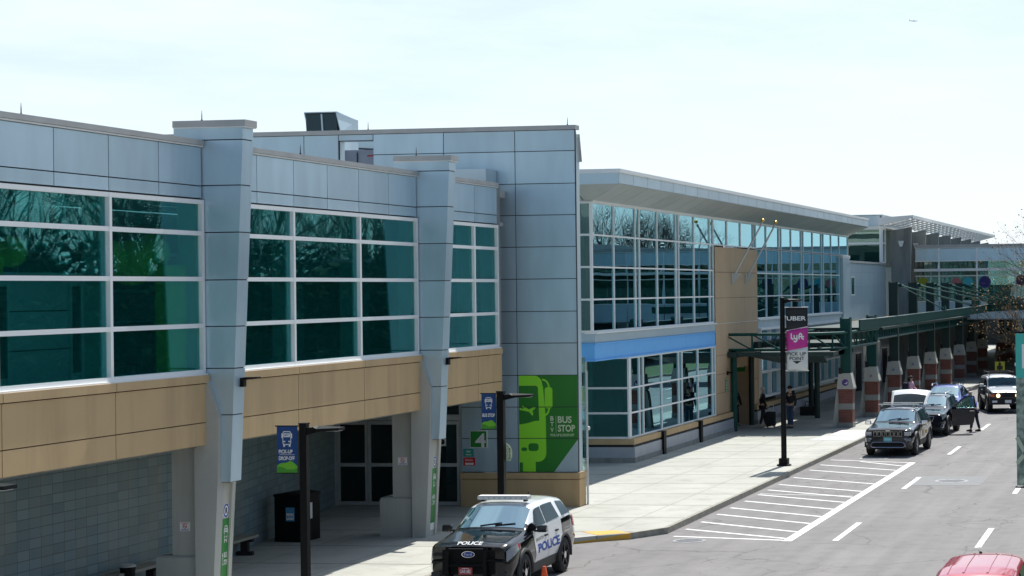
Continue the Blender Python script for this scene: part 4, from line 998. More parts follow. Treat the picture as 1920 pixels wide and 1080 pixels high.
pl_lab = ['brick pillar with a round purple mark on its pale cap, nearest of the colonnade', 'second brick pillar of the colonnade, with rust streaks down its pale cap', 'third brick pillar of the colonnade, behind the graphite car', 'fourth brick pillar of the colonnade, beside the person in pink', 'fifth brick pillar of the colonnade, left of the blue car', 'sixth brick pillar of the colonnade, above the blue car roof']
for k in range(12):
    if k == 9: continue
    o = pil if k == 0 else copy_tree(pil)
    o.location = (-15.45, 85.85 + 7*k, .15)
    o['label'] = pl_lab[k] if k < 6 else 'shaded brick pillar deep in the far part of the colonnade'
b = MB(); ring = lambda r, k: [(-15.45 + r*math.cos(R(a)), 85.85-.035-.002*k+.06*(2.12-1.93 + r*math.sin(R(a)))/.62, 2.14 + r*math.sin(R(a))) for a in range(0, -360, -18)]
b.poly(ring(.17, 1), 1); b.poly(ring(.15, 2), 0); b.poly([(x+.03, y-.002, z) for x, y, z in ring(.07, 3)], 1); b.poly([(x-.0, y-.004, z+.04) for x, y, z in ring(.07, 3)], 0)
tag(b.build('round_sign', [M['purple'], M['signw']], None, (-15.45, 85.8, 2.1)), 'round purple and white mark on the cap of the nearest brick pillar', 'sign')
for k in range(1, 9):
    b = MB(); y = 85.85 + 7*k - .055; b.prism([(-15.55, y+.0, 2.03), (-15.37, y, 2.03), (-15.37, y+.018, 2.19), (-15.55, y+.018, 2.19)], (0, -.012, 0), 0); b.prism([(-15.48, y-.0135, 2.07), (-15.42, y-.0135, 2.07), (-15.42, y+.005, 2.16), (-15.48, y+.005, 2.16)], (0, -.002, 0), 1)
    tag(b.build('pillar_sign', [M['garage'], M['redink'] if k == 1 else M['blueink']], None, (-15.45, y, 2.1)), 'small white plate with a red mark on the second brick pillar' if k == 1 else 'small white plate on the cap of a shaded brick pillar', 'sign', 'small plates on the brick pillars')

# ------------------------------------------------------------------ across the road: parking garage and trees (seen in the glass)
gr = thing('parking_garage', 'concrete parking garage across the road, mirrored in the glass', 'building', (15, 180, 0))
b = MB()
for z0, z1 in ((8.75, 9.85), (5.4, 6.5), (2.2, 3.2)): b.box(4.4, 4.7, 132, 330, z0, z1)
b.build('parapet_band', M['garage'], gr)
b = MB()
for z in (8.5, 5.2, 2.0): b.box(4.7, 34, 132, 330, z, z+.25)
b.build('deck', M['garage'], gr)
for k in range(20):
    y = 134 + 9.7*k; b = MB(); b.box(4.9, 5.6, y, y+.7, 0, 8.5); b.build('column', M['garage'], gr)
b = MB(); b.box(20, 20.3, 132, 330, 0, 8.4); b.build('core_wall', M['indark'], gr)
b = MB(); b.box(4.35, 4.42, 132, 330, 7.75, 7.95); b.build('light_strip', M['flash'], gr)
fb = thing('far_building', 'low dark building closing the road beyond the footbridge', 'building', (-6, 215, 0))
b = MB(); b.box(-60, 2, 210, 220, 0, 6.5); b.build('wall', M['indark'], fb)
b = MB()
for k in range(8): b.box(-19+2.6*k, -17+2.6*k, 209.9, 209.97, .5, 3.2)
b.build('shopfront', M['glassD'], fb)

def grow(bm, bud, p, d, L, r, depth, rs, budp=.5, up=.12, dens=3):
    n = 3; pts = [p]; rad = [r]
    for i in range(n):
        d = (d + Vector((rs.uniform(-1, 1), rs.uniform(-1, 1), rs.uniform(-.6, 1)))*.16 + UZ*up*.3).normalized()
        p = p + d*(L/n); pts.append(p); rad.append(r*(1-.45*(i+1)/n))
    bm.tube(pts, rad, 5 if depth > 2 else 3, cap=False)
    if depth == 0:
        if bud is not None:
            for q in pts[1:]:
                for _ in range(dens):
                    if rs.random() < budp:
                        c = q + Vector((rs.uniform(-1, 1), rs.uniform(-1, 1), rs.uniform(-1, 1)))*.07
                        a = Vector((rs.uniform(-1, 1), rs.uniform(-1, 1), rs.uniform(-1, 1))).normalized()*.024; e = Vector((rs.uniform(-1, 1), rs.uniform(-1, 1), rs.uniform(-1, 1))).normalized()*.018
                        bud.poly([c-a, c+e, c+a, c-e])
        return
    k = rs.choice((3, 4)) if depth > 1 else 4
    for i in range(k):
        t = rs.uniform(.45, 1.0) if i else 1.0
        q = pts[0].lerp(pts[-1], t) if t < 1 else pts[-1]
        nd = (d + Vector((rs.uniform(-1, 1), rs.uniform(-1, 1), rs.uniform(-.5, .8)))*.85).normalized()
        grow(bm, bud, q, nd, L*rs.uniform(.6, .8), r*.55*(1.05-.3*t), depth-1, rs, budp, up, dens)
rs = random.Random(11)
t = thing('budding_tree', 'budding tree with bare twigs and ochre spring buds reaching in at the right edge', 'tree', (-1.25, 45, .14))
br_, bd_ = MB(), MB()
trk = MB(); trk.tube([(0, 0, 0), (.05, 0, 1.8), (-.05, .05, 3.6), (-.1, .05, 5.6)], [.2, .17, .13, .08], 10, cap=False)
trk.build('trunk', M['bark'], t, local=True, smooth=50)
for a in range(14):
    ang = R(180 + rs.uniform(-60, 60)) if a < 11 else R(rs.uniform(-100, 100))
    el = rs.uniform(.0, .9)
    grow(br_, bd_, Vector((-.06, .05, 3.0 + .19*a)), Vector((math.cos(ang), math.sin(ang), el)).normalized(), rs.uniform(1.5, 1.95), .06, 4, rs, .42, .12, 2)
br_.build('crown', M['bark'], t, local=True); bd_.build('buds', M['bud'], t, local=True)
rs = random.Random(5)
bt = thing('bare_tree', 'bare winter tree across the road, mirrored in the glass', 'tree', (30, 150, 0), group='bare trees across the road')
a_, tr = MB(), MB(); tr.tube([(0, 0, 0), (0, 0, 4)], [.3, .2], 8, cap=False); tr.build('trunk', M['bark'], bt, local=True)
for a in range(7):
    ang = R(a*51 + rs.uniform(-20, 20)); grow(a_, None, Vector((0, 0, 3.0 + .3*a)), Vector((math.cos(ang), math.sin(ang), rs.uniform(.6, 1.8))).normalized(), rs.uniform(3, 4), .14, 4, rs, 0, .2)
a_.build('crown', M['bark'], bt, local=True)
for k in range(26):
    o = bt if k == 0 else copy_tree(bt)
    if k < 12: o.location = (20 + rs.uniform(0, 9), 62 + 7*k + rs.uniform(-2, 2), 0); s_ = rs.uniform(1.0, 1.25)
    else: o.location = (38 + rs.uniform(-3, 12), 130 + 14*(k-12) + rs.uniform(-5, 5), 0); s_ = rs.uniform(1.35, 1.9)
    o.rotation_euler.z = rs.uniform(0, 6.28); o.scale = (s_, s_, s_)
hd = MB()  # unseen leaf mass with solid core, added to darken the window reflections
for k in range(15000):
    c = Vector((rs.uniform(8, 13), rs.uniform(38, 131), 0)); top_ = 8.2 + .8*math.sin(c.y*.33) + .5*math.sin(c.y*1.1); c.z = top_*rs.random()**.8; a = Vector((rs.uniform(-1, 1), rs.uniform(-1, 1), rs.uniform(-1, 1))).normalized()*.20; e = a.cross(Vector((rs.uniform(-1, 1), rs.uniform(-1, 1), rs.uniform(-1, 1)))).normalized()*.17
    hd.poly([c-a, c+e, c+a, c-e])
nC = 60
top_ = [(13.2, 38 + 93*i/nC, 7.6 + .8*math.sin((38+93*i/nC)*.33) + rs.uniform(-.4, .4)) for i in range(nC+1)]
hd.add([(13.2, 38 + 93*i/nC, 0) for i in range(nC+1)] + top_ + [(14.5, q[1], q[2]) for q in top_] + [(14.5, q[1], 0) for q in top_], [(k*(nC+1)+i, k*(nC+1)+i+1, (k+1)*(nC+1)+i+1, (k+1)*(nC+1)+i) for k in range(3) for i in range(nC)])
tag(hd.build('tree_belt', mat('dark_screen_leaf', (.022, .036, .018), .95, island=.15, spec=.05), None, (10, 85, 0)), 'dark evergreen belt across the road, mirrored in the wing windows', 'tree belt', kind='stuff')
# ------------------------------------------------------------------ vehicles (forward = -Y, driver's side = +X)
def solid_glass(name, dark, refl, base, k):
    m, nt, out = new_mat(name)
    df = N(nt, 'ShaderNodeBsdfDiffuse'); df.inputs[0].default_value = c4(dark)
    gl = N(nt, 'ShaderNodeBsdfGlossy'); gl.inputs[0].default_value = c4(refl); gl.inputs['Roughness'].default_value = .02
    fr = N(nt, 'ShaderNodeFresnel'); fr.inputs[0].default_value = 1.5
    ma = mth(nt, 'MULTIPLY_ADD', fr.outputs[0], k, base, True)
    mx = N(nt, 'ShaderNodeMixShader'); nt.links.new(ma, mx.inputs[0]); nt.links.new(df.outputs[0], mx.inputs[1]); nt.links.new(gl.outputs[0], mx.inputs[2])
    nt.links.new(mx.outputs[0], out.inputs[0]); return m
M['carglass'] = solid_glass('car_window_glass', (.010, .014, .015), (.75, .9, .95), .02, .6)
M['windscreen'] = solid_glass('windscreen_glass', (.03, .065, .07), (.55, .74, .78), .07, .75)

class Body:
    def __init__(s, L, st, ds=.05, dv=.13):
        s.L = L; s.st = st; s.ds = ds; s.dv = dv
    def ctrl(s, q):
        st = s.st; q = max(0, min(s.L, q))
        for a, b in zip(st, st[1:]):
            if q <= b[0]:
                t = (q-a[0])/(b[0]-a[0]) if b[0] > a[0] else 0
                return [x + (y-x)*t for x, y in zip(a, b)][1:]
        return list(st[-1][1:])
    def raw(s, q, v):
        zb, wb, wm, zm, wk, zk, we, ze, zt = s.ctrl(q)
        P = [(0, zb), (wb*.93, zb), (wb, zb+.10), (wm, zm), (wk, zk), (we, ze), (we*.62, zt-.015), (0, zt)]
        v = max(0, min(7, v)); i = min(6, int(v)); t = v-i
        return (P[i][0] + (P[i+1][0]-P[i][0])*t, P[i][1] + (P[i+1][1]-P[i][1])*t)
    def pt(s, q, v):
        sg = 1
        if v > 7: v = 14-v; sg = -1
        X = Z = 0
        for a in (-1, 0, 1):
            for c in (-1, 0, 1):
                vv = v + c*s.dv; m_ = 1
                if vv < 0: vv = -vv; m_ = -1
                if vv > 7: vv = 14-vv; m_ = -1
                x, z = s.raw(min(max(q + a*s.ds, 0), s.L), vv); X += x*m_; Z += z
        return Vector((sg*X/9, q - s.L/2, Z/9))
    def nrm(s, q, v):
        e = .04
        a = s.pt(min(q+e, s.L), v) - s.pt(max(q-e, 0), v); c = s.pt(q, min(v+.06, 14)) - s.pt(q, max(v-.06, 0))
        n = c.cross(a)
        if n.length < 1e-9: n = Vector((0, 0, 1))
        n.normalize()
        p = s.pt(q, v)
        if n.dot(Vector((p.x, 0, p.z-.75))) < 0: n = -n
        return n
    def patch(s, mb, c, off=.006, nu=8, nv=5, mi=0):
        """c = four (s, v) corners: bottom front, bottom rear, top rear, top front"""
        g = []
        for j in range(nv+1):
            for i in range(nu+1):
                u, w = i/nu, j/nv
                q = (c[0][0]*(1-u) + c[1][0]*u)*(1-w) + (c[3][0]*(1-u) + c[2][0]*u)*w
                v = (c[0][1]*(1-u) + c[1][1]*u)*(1-w) + (c[3][1]*(1-u) + c[2][1]*u)*w
                g.append(s.pt(q, v) + s.nrm(q, v)*off)
        fs = [(j*(nu+1)+i, j*(nu+1)+i+1, (j+1)*(nu+1)+i+1, (j+1)*(nu+1)+i) for j in range(nv) for i in range(nu)]
        return mb.add(g, fs, mi)
    def both(s, mb, c, **k):
        s.patch(mb, c, **k); return s.patch(mb, [(q, 14-v) for q, v in c], **k)

def car_body(B, parent, mats, paint, axles, wr, half):
    """lofted shell with real wheel openings cut out"""
    ss = []
    for a, b_ in zip(B.st, B.st[1:]):
        n = max(1, round((b_[0]-a[0])/.11)); ss += [a[0] + (b_[0]-a[0])*i/n for i in range(n)]
    ss.append(B.L); vs = [i*.25 for i in range(56)]
    mb = MB(); n = len(vs)
    V = [B.pt(q, v) for q in ss for v in vs]; F = []; MI = []
    for i in range(len(ss)-1):
        for j in range(n):
            F.append((i*n+j, i*n+(j+1) % n, (i+1)*n+(j+1) % n, (i+1)*n+j)); vm = vs[j]+.125
            MI.append(paint((ss[i]+ss[i+1])/2, vm if vm < 7 else 14-vm))
    F.append(tuple(range(n-1, -1, -1))); MI.append(paint(0, 3.4)); F.append(tuple(range((len(ss)-1)*n, len(ss)*n))); MI.append(paint(B.L, 3.4))
    me = bpy.data.meshes.new('body'); me.from_pydata(V, [], F)
    for m in mats: me.materials.append(m)
    me.polygons.foreach_set('material_index', MI)
    bm = bmesh.new(); bm.from_mesh(me); bmesh.ops.remove_doubles(bm, verts=bm.verts, dist=1e-5); bmesh.ops.recalc_face_normals(bm, faces=bm.faces); bm.to_mesh(me); bm.free()
    o = bpy.data.objects.new('body', me); COL.objects.link(o)
    cut = MB()
    for ay in axles:
        for sx in (-1, 1):
            x0 = sx*(half-.34); x1 = sx*(half+.4); a, c = min(x0, x1), max(x0, x1)
            cut.lathe([(wr*1.14, a), (wr*1.14, c)], (0, ay, wr), 'x', 28)
    cme = bpy.data.meshes.new('cut'); cme.from_pydata(cut.v, [], cut.f)
    for m in mats: cme.materials.append(m)
    cme.polygons.foreach_set('material_index', [len(mats)-1]*len(cme.polygons))
    bm = bmesh.new(); bm.from_mesh(cme); bmesh.ops.recalc_face_normals(bm, faces=bm.faces); bm.to_mesh(cme); bm.free()
    co = bpy.data.objects.new('cut', cme); COL.objects.link(co)
    md = o.modifiers.new('b', 'BOOLEAN'); md.object = co; md.operation = 'DIFFERENCE'; md.solver = 'EXACT'
    bpy.context.view_layer.update()
    nm = bpy.data.meshes.new_from_object(o.evaluated_get(bpy.context.evaluated_depsgraph_get()))
    bpy.data.objects.remove(o); bpy.data.objects.remove(co)
    nm.polygons.foreach_set('use_smooth', [True]*len(nm.polygons)); nm.set_sharp_from_angle(angle=R(38)); nm.name = 'body'
    ob = bpy.data.objects.new('body', nm); COL.objects.link(ob); ob.parent = parent
    return ob

def wheel(parent, x, y, r, w, rimm, spokes=5, hub=None):
    sx = 1 if x > 0 else -1
    t = MB(); pr = [(r*.66, -w/2), (r*.90, -w/2), (r*.985, -w*.40), (r, -w*.25), (r, w*.25), (r*.985, w*.40), (r*.90, w/2), (r*.66, w/2)]
    t.lathe(pr + [pr[0]], (x, y, r), 'x', 26, 0, False); wo = t.build('wheel', M['rubber'], parent, local=True, smooth=40)
    m_ = MB(); xo = x + sx*w*.40; xi = x + sx*w*.18
    m_.lathe([(r*.67, -w*.2), (r*.67, w*.2)], (x, y, r), 'x', 26, 1)
    m_.lathe([(r*.685, sx*w*.46), (r*.58, sx*w*.38)] if sx > 0 else [(r*.58, sx*w*.38), (r*.685, sx*w*.46)], (x, y, r), 'x', 26, 0, False)
    for k in range(spokes):
        a = 2*math.pi*k/spokes+.3; d = Vector((0, math.cos(a), math.sin(a))); q = Vector((0, -math.sin(a), math.cos(a)))
        m_.obox(Vector((x + sx*w*.40, y, r)) + d*r*.37, UX, d, q, w*.06, r*.29, r*.075, 0)
    m_.lathe([(r*.20, -w*.06), (r*.20, w*.06)], (x + sx*w*.46, y, r), 'x', 14, 2)
    m_.build('rim', [rimm, M['well'], hub or rimm], wo, local=True, smooth=40)

def mirror(parent, x, y, z, m, w=.22):
    sx = 1 if x > 0 else -1
    b = MB(); b.obox((x+sx*.02, y, z), UX, UY, UZ, w/2, .07, .075); b.obox((x-sx*(w/2+.05), y+.02, z-.05), UX, UY, UZ, .08, .03, .025)
    o = b.build('wing_mirror', m, parent, local=True)
    bv = o.modifiers.new('bv', 'BEVEL'); bv.width = .03; bv.segments = 3
    return o

def common(t, B, P):
    """glass, lamps, wheels shared by the cars"""
    L = B.L
    g = MB(); B.patch(g, [(P['cowl'], 5.08), (P['cowl'], 8.92), (P['rf'], 8.92-.04), (P['rf'], 5.12)], nu=14, nv=8) if False else None
    g = MB()
    nu, nv = 14, 7; V = []
    for j in range(nv+1):
        for i in range(nu+1):
            q = P['cowl'] + (P['rf']-P['cowl'])*j/nv; v = 5.10 + (8.90-5.10)*i/nu
            V.append(B.pt(q, v) + B.nrm(q, v)*.008)
    g.add(V, [(j*(nu+1)+i, j*(nu+1)+i+1, (j+1)*(nu+1)+i+1, (j+1)*(nu+1)+i) for j in range(nv) for i in range(nu)])
    g.build('windscreen', M['windscreen'], t, local=True, smooth=60)
    if P.get('wipers', 1):
        w_ = MB()
        for x in (-.45, .15):
            p0 = B.pt(P['cowl']+.02, 7 - x*1.2) + Vector((0, 0, .02)); p1 = B.pt(P['cowl']+.10, 6.0 - x*1.2) + Vector((0, 0, .03)); w_.tube([p0, p1], .012, 5)
        w_.build('wiper', M['blkm'], t, local=True)
    for c in P['side']:
        for mirr in (0, 1):
            g = MB(); B.patch(g, [(q, 14-v) if mirr else (q, v) for q, v in c], off=.007); g.build('side_window', M['carglass'], t, local=True, smooth=60)
    if P.get('trim'):
        f = MB()
        B.both(f, [(P['trim'][0], 3.96), (P['trim'][1], 3.96), (P['trim'][1], 4.03), (P['trim'][0], 4.03)], off=.012, nu=16, nv=1); f.build('window_trim', M['chrome'], t, local=True, smooth=60)
    for c in P.get('doors', []):
        for mirr in (0, 1):
            if mirr == 0 and c in P.get('open_doors', []): continue
            g = MB(); B.patch(g, [(q, 14-v) if mirr else (q, v) for q, v in c[0]], off=.006, nu=10, nv=8); do = g.build('door', c[1], t, local=True, smooth=60)
            cc = c[0]; q = cc[1][0]-.17; v = 3.62
            p = B.pt(q, v if not mirr else 14-v); h_ = MB(); h_.obox(p + Vector((.02 if not mirr else -.02, 0, 0)), UX, UY, UZ, .018, .09, .018); h_.build('handle', c[2], do, local=True)
    for x in (-1, 1):
        for y in P['axles']: wheel(t, x*(P['half']-P['ww']/2-.012), y, P['wr'], P['ww'], P['rim'], P.get('spokes', 5), P.get('hub'))
    for c in P.get('head', []):
        for mirr in (0, 1):
            g = MB(); B.patch(g, [(q, 14-v) if mirr else (q, v) for q, v in c], off=.010); g.build('headlight', P.get('headmat', M['lampglass2']), t, local=True, smooth=60)
    if P.get('sill'):
        for mr_ in (0, 1):
            f = MB(); B.patch(f, [(q, 14-v) if mr_ else (q, v) for q, v in ((P['sill'][0], 1.9), (P['sill'][1], 1.9), (P['sill'][1], 2.45), (P['sill'][0], 2.45))], off=.012, nu=10, nv=2); f.build('sill', M['clad'], t, local=True, smooth=60)
    for x in (-1, 1):
        a = MB(); mirror(t, x*(P['half']+.10), P['my']-L/2, P['mz'], P['mmat'])
M['lampglass2'] = solid_glass('headlamp_lens', (.33, .37, .40), (1, 1, 1), .12, 1.0)
M['lampdark'] = solid_glass('dark_headlamp_lens', (.10, .12, .135), (1, 1, 1), .12, 1.0)

def suv_stations(L, H, W, cowl, rf, rr, hood=1.05, belt=1.12, nose=.92, clear=.24, tail=1.18):
    w = W/2
    return [(0.0, clear+.10, w*.74, w*.82, .56, w*.80, nose-.06, w*.70, nose-.01, nose+.01),
            (0.14, clear+.02, w*.86, w*.93, .60, w*.88, nose+.02, w*.74, nose+.06, nose+.085),
            (0.42, clear, w*.90, w*.975, .66, w*.92, hood-.06, w*.77, hood, hood+.03),
            (cowl-.30, clear, w*.91, w, .70, w*.93, belt-.03, w*.79, hood+.07, hood+.105),
            (cowl, clear, w*.91, w, .70, w*.935, belt, w*.80, belt+.06, belt+.10),
            (rf, clear, w*.91, w, .72, w*.945, belt+.03, w*.72, H-.10, H-.045),
            (rf+.7, clear, w*.91, w, .72, w*.945, belt+.05, w*.725, H-.06, H-.005),
            (rr-.7, clear, w*.91, w, .72, w*.94, belt+.07, w*.71, H-.08, H-.02),
            (rr, clear+.02, w*.90, w*.985, .74, w*.92, belt+.09, w*.67, H-.16, H-.09),
            (L-.16, clear+.08, w*.86, w*.95, .74, w*.88, tail, w*.74, tail+.06, tail+.09),
            (L, clear+.14, w*.78, w*.87, .72, w*.80, tail-.08, w*.68, tail-.04, tail-.02)]

# ---- police car
pc = thing('police_car', 'black and white police car with push bar and roof light bar at the kerb', 'police car', (-15.04, 41.50, 0), R(1.0)); pc.scale = (.94, .94, .985)
L, W = 5.0, 2.0
B = Body(L, suv_stations(L, 1.78, W, 1.42, 2.22, 4.5, hood=1.13, nose=1.05, belt=1.17))
def pp(q, v):
    if v < 2.35: return 2
    if v >= 3.98 and (q > 2.02 + 0): return 1
    if v > 5.0 and q > 1.6: return 1
    if 1.62 < q < 3.72: return 1
    return 0
car_body(B, pc, [M['paintblack'], M['paintwhite'], M['clad'], M['well']], pp, (-1.55, 1.36), .40, W/2)
wd = M['paintwhite']
common(pc, B, dict(cowl=1.48, rf=2.14, axles=(-1.55, 1.36), wr=.40, ww=.25, rim=M['steelrim'], hub=M['chrome'], half=W/2, my=1.72, mz=1.24, mmat=M['paintblack'],
    side=[[(1.66, 4.12), (2.58, 4.12), (2.60, 4.86), (2.16, 4.86)], [(2.64, 4.12), (3.62, 4.12), (3.50, 4.86), (2.66, 4.86)], [(3.86, 4.12), (4.56, 4.12), (4.36, 4.84), (3.80, 4.86)]],
    doors=[([(1.68, 2.5), (2.60, 2.5), (2.60, 3.93), (1.60, 3.93)], wd, M['blk']), ([(2.63, 2.5), (3.42, 2.5), (3.68, 3.93), (2.63, 3.93)], wd, M['blk'])],
    head=[[(.03, 3.35), (.72, 3.66), (.66, 4.02), (.05, 3.86)]], headmat=M['lampglass2'], sill=(1.25, 3.45)))
b = MB(); B.both(b, [(.35, 3.55), (.6, 3.68), (.56, 3.9), (.36, 3.85)], off=.014, nu=4, nv=2); b.build('headlight_reflector', M['lampglass2'], pc, local=True)
for fl in (0, 1):
    b = MB(); B.patch(b, [(q, 14-v) if fl else (q, v) for q, v in [(.56, 3.64), (.68, 3.70), (.63, 3.97), (.54, 3.93)]], off=.015, nu=2, nv=2); b.build('side_marker', M['redlens'], pc, local=True)
b = MB(); B.both(b, [(4.62, 3.5), (4.96, 3.5), (4.90, 4.1), (4.62, 4.1)], off=.012); b.build('tail_light', M['redlens'], pc, local=True)
# arches
def arches(t, axles, wr, half, m):
    for y in axles:
        for sx in (-1, 1):
            a_ = MB(); n = 16; pts = []
            for i in range(n+1):
                an = R(-8 + 196*i/n); pts.append((sx*(half+.004), y + wr*1.20*math.cos(an), wr + wr*1.20*math.sin(an)))
            a_.tube(pts, .045, 6)
            a_.build('wheel_arch', m, t, local=True, smooth=50)
arches(pc, (-1.55, 1.36), .40, W/2-.035, M['clad'])
yf = -L/2
b = MB(); b.box(-.60, .60, yf-.012, yf+.05, .48, .99); 
for k in range(5): b.box(-.58, .58, yf-.022, yf-.01, .55+.088*k, .57+.088*k, 1)
b.build('grille', [M['well'], M['blk']], pc, local=True)
b = MB(); b.box(-.9, .9, yf+.0, yf+.2, .30, .41); b.box(-.86, -.66, yf-.005, yf+.1, .43, .52); b.box(.66, .86, yf-.005, yf+.1, .43, .52); b.build('lower_bumper', M['clad'], pc, local=True)
b = MB()
for x in (-.43, .43): b.prism([(x-.04, yf-.03, .42), (x-.04, yf-.20, .46), (x-.04, yf-.22, .72), (x-.04, yf-.16, 1.08), (x-.04, yf-.08, 1.08), (x-.04, yf-.10, .70)], (.08, 0, 0))
b.tube([(-.43, yf-.17, 1.02), (.43, yf-.17, 1.02)], .022, 8); b.tube([(-.43, yf-.19, .68), (.43, yf-.19, .68)], .028, 8)
b.tube([(-.43, yf-.17, .78), (-.80, yf-.06, .76), (-.88, yf+.12, .70)], .022, 8); b.tube([(.43, yf-.17, .78), (.80, yf-.06, .76), (.88, yf+.12, .70)], .022, 8)
b.build('push_bar', M['blk'], pc, local=True, smooth=40)
b = MB(); b.lathe([(.15, -.012), (.15, 0), (0, 0)], (0, yf-.03, 0), 'y', 24); b.v = [(x, y, .90 + z*.45) for x, y, z in b.v]; 
c_ = MB(); c_.lathe([(.135, -.016), (.135, -.004), (0, -.004)], (0, yf-.034, 0), 'y', 24, 1); c_.v = [(x, y, .90 + z*.43) for x, y, z in c_.v]; c_.m = [1]*len(c_.f)
b.add(c_.v, c_.f, 1); b.text('Ford', (-.085, yf-.052, .875), UX, UZ, .17, .055, 2, 0); b.build('badge', [M['chrome'], M['blueink'], M['bwhite']], pc, local=True)
b = MB(); b.box(-.155, .155, yf-.225, yf-.21, .50, .65); b.text('UAR 685', (-.12, yf-.228, .53), UX, UZ, .24, .08, 1, .02); b.box(-.08, .08, yf-.2275, yf-.2255, .625, .637, 1); b.build('number_plate', [M['plate_red'], M['bwhite']], pc, local=True)
b = MB(); vs, fs = text_geo('POLICE', .03); b.add([B.pt(.04 + .13*p[1], 7 + (.5-p[0])*1.25) + B.nrm(.12, 7)*.018 for p in vs], fs); b.build('hood_lettering', M['bwhite'], pc, local=True)
def side_text(t, B, s, q0, q1, v0, v1, m, name, bold=.03):
    b = MB(); vs, fs = text_geo(s, bold); V = []
    for p in vs:
        q, v = q0 + (q1-q0)*p[0], v0 + (v1-v0)*p[1]; V.append(B.pt(q, v) + B.nrm(q, v)*.011)
    b.add(V, fs); b.build(name, m, t, local=True)
side_text(pc, B, 'POLICE', 1.82, 3.42, 2.95, 3.38, M['blueink'], 'door_lettering', .04)
side_text(pc, B, 'BURLINGTON', 1.74, 2.25, 3.52, 3.66, M['clad'], 'door_lettering', .01)
side_text(pc, B, '57', 3.88, 4.02, 4.02, 4.10, M['clad'], 'pillar_number', .01)
for x, lab in ((-.35, 1), (.35, 1)): pass
b = MB(); b.obox((0, -.10, 1.845), UX, UY, UZ, .60, .13, .035, 1); b.obox((0, -.10, 1.885), UX, UY, UZ, .59, .12, .012, 0)
for x in (-.5, .5): b.obox((x, -.06, 1.80), UX, UY, UZ, .03, .08, .04, 2)
for k in range(9): b.obox((-.52+.13*k, -.232, 1.845), UX, UY, UZ, .045, .004, .022, 0)
o = b.build('light_bar', [M['conewhite'], M['alu'], M['blk']], pc, local=True)
b = MB(); b.lathe([(.06, 0), (.05, .03), (.012, .05), (.012, .10), (0, .11)], (.25, .9, 1.765), 'z', 12); b.obox((0, .45, 1.785), UX, UY, UZ, .07, .05, .012); b.build('roof_antenna', M['blk'], pc, local=True)
b = MB(); p = Vector((.93, -.93, 1.29)); b.lathe([(.0, -.07), (.09, -.05), (.10, .03), (.085, .06), (0, .06)], p, 'y', 14); b.tube([p, p + Vector((-.1, .12, -.02))], .02, 6); b.build('spotlight', M['blk'], pc, local=True, smooth=40)
b = MB(); b.prism([(-.60, -.30, 1.3), (-.45, -.30, 1.3), (-.45, -.30, 1.33), (-.6, -.3, 1.33)], (0, .01, 0))

# ---- graphite SUV with raised tailgate
je = thing('parked_car', 'graphite car with seven slot grille, roof rack and its tailgate raised', 'car', (-11.42, 75.05, 0), R(-1.5))
L, W = 4.82, 1.94
B = Body(L, suv_stations(L, 1.72, W, 1.50, 2.18, 4.4, hood=1.06, nose=1.0, belt=1.10))
car_body(B, je, [M['paintgrey'], M['clad'], M['well']], lambda q, v: 1 if v < 2.3 else 0, (-1.46, 1.45), .39, W/2)
bk = M['blk']
common(je, B, dict(cowl=1.56, rf=2.10, axles=(-1.46, 1.45), wr=.39, ww=.25, rim=M['rim'], half=W/2, my=1.78, mz=1.16, mmat=M['chrome'], spokes=7, trim=(1.7, 4.4),
    side=[[(1.72, 4.14), (2.50, 4.14), (2.52, 4.86), (2.14, 4.86)], [(2.56, 4.14), (3.45, 4.14), (3.38, 4.86), (2.58, 4.86)], [(3.52, 4.14), (4.35, 4.14), (4.12, 4.84), (3.46, 4.86)]],
    doors=[([(1.70, 2.5), (2.52, 2.5), (2.52, 3.93), (1.64, 3.93)], M['paintgrey'], M['chrome']), ([(2.55, 2.5), (3.32, 2.5), (3.50, 3.93), (2.55, 3.93)], M['paintgrey'], M['chrome'])],
    head=[[(.015, 3.60), (.40, 3.70), (.38, 3.95), (.02, 3.9)]], sill=(1.3, 3.5)))
arches(je, (-1.46, 1.45), .39, W/2-.035, M['clad'])
yf = -L/2
b = MB(); b.box(-.60, .60, yf-.02, yf+.05, .76, .95, 0)
b.build('grille_surround', M['blk'], je, local=True)
for k in range(7):
    x = -.48 + .16*k; b = MB()
    for x0, x1, z0, z1 in ((x-.058, x-.050, .77, .945), (x+.050, x+.058, .77, .945), (x-.050, x+.050, .77, .778), (x-.050, x+.050, .937, .945)): b.box(x0, x1, yf-.04, yf-.02, z0, z1, 0)
    b.box(x-.048, x+.048, yf-.026, yf-.0205, .784, .931, 1); b.build('grille_slot', [M['chrome'], M['well']], je, local=True)
b = MB()
for sx in (-1, 1): b.box(sx*.62, sx*.86, yf-.025, yf+.1, .80, .93)
b.build('headlight_unit', M['lampglass2'], je, local=True)
b = MB(); b.tube([(-.60, yf-.03, .52), (-.5, yf-.04, .55), (.5, yf-.04, .55), (.60, yf-.03, .52), (.66, yf-.03, .42), (.58, yf-.04, .36), (-.58, yf-.04, .36), (-.66, yf-.03, .42), (-.60, yf-.03, .52)], .014, 6); b.box(-.60, .60, yf-.02, yf+.05, .365, .545, 1); b.build('lower_grille', [M['chrome'], M['well']], je, local=True)
b = MB()
for sx in (-1, 1): b.tube([(sx*.62, yf-.02, .68), (sx*.86, yf+.04, .69), (sx*.84, yf+.03, .61), (sx*.70, yf-.01, .59), (sx*.62, yf-.02, .68)], .013, 6); b.box(sx*.66, sx*.82, yf-.012, yf+.06, .61, .67, 1)
b.build('fog_light', [M['chrome'], M['lampdark']], je, local=True)
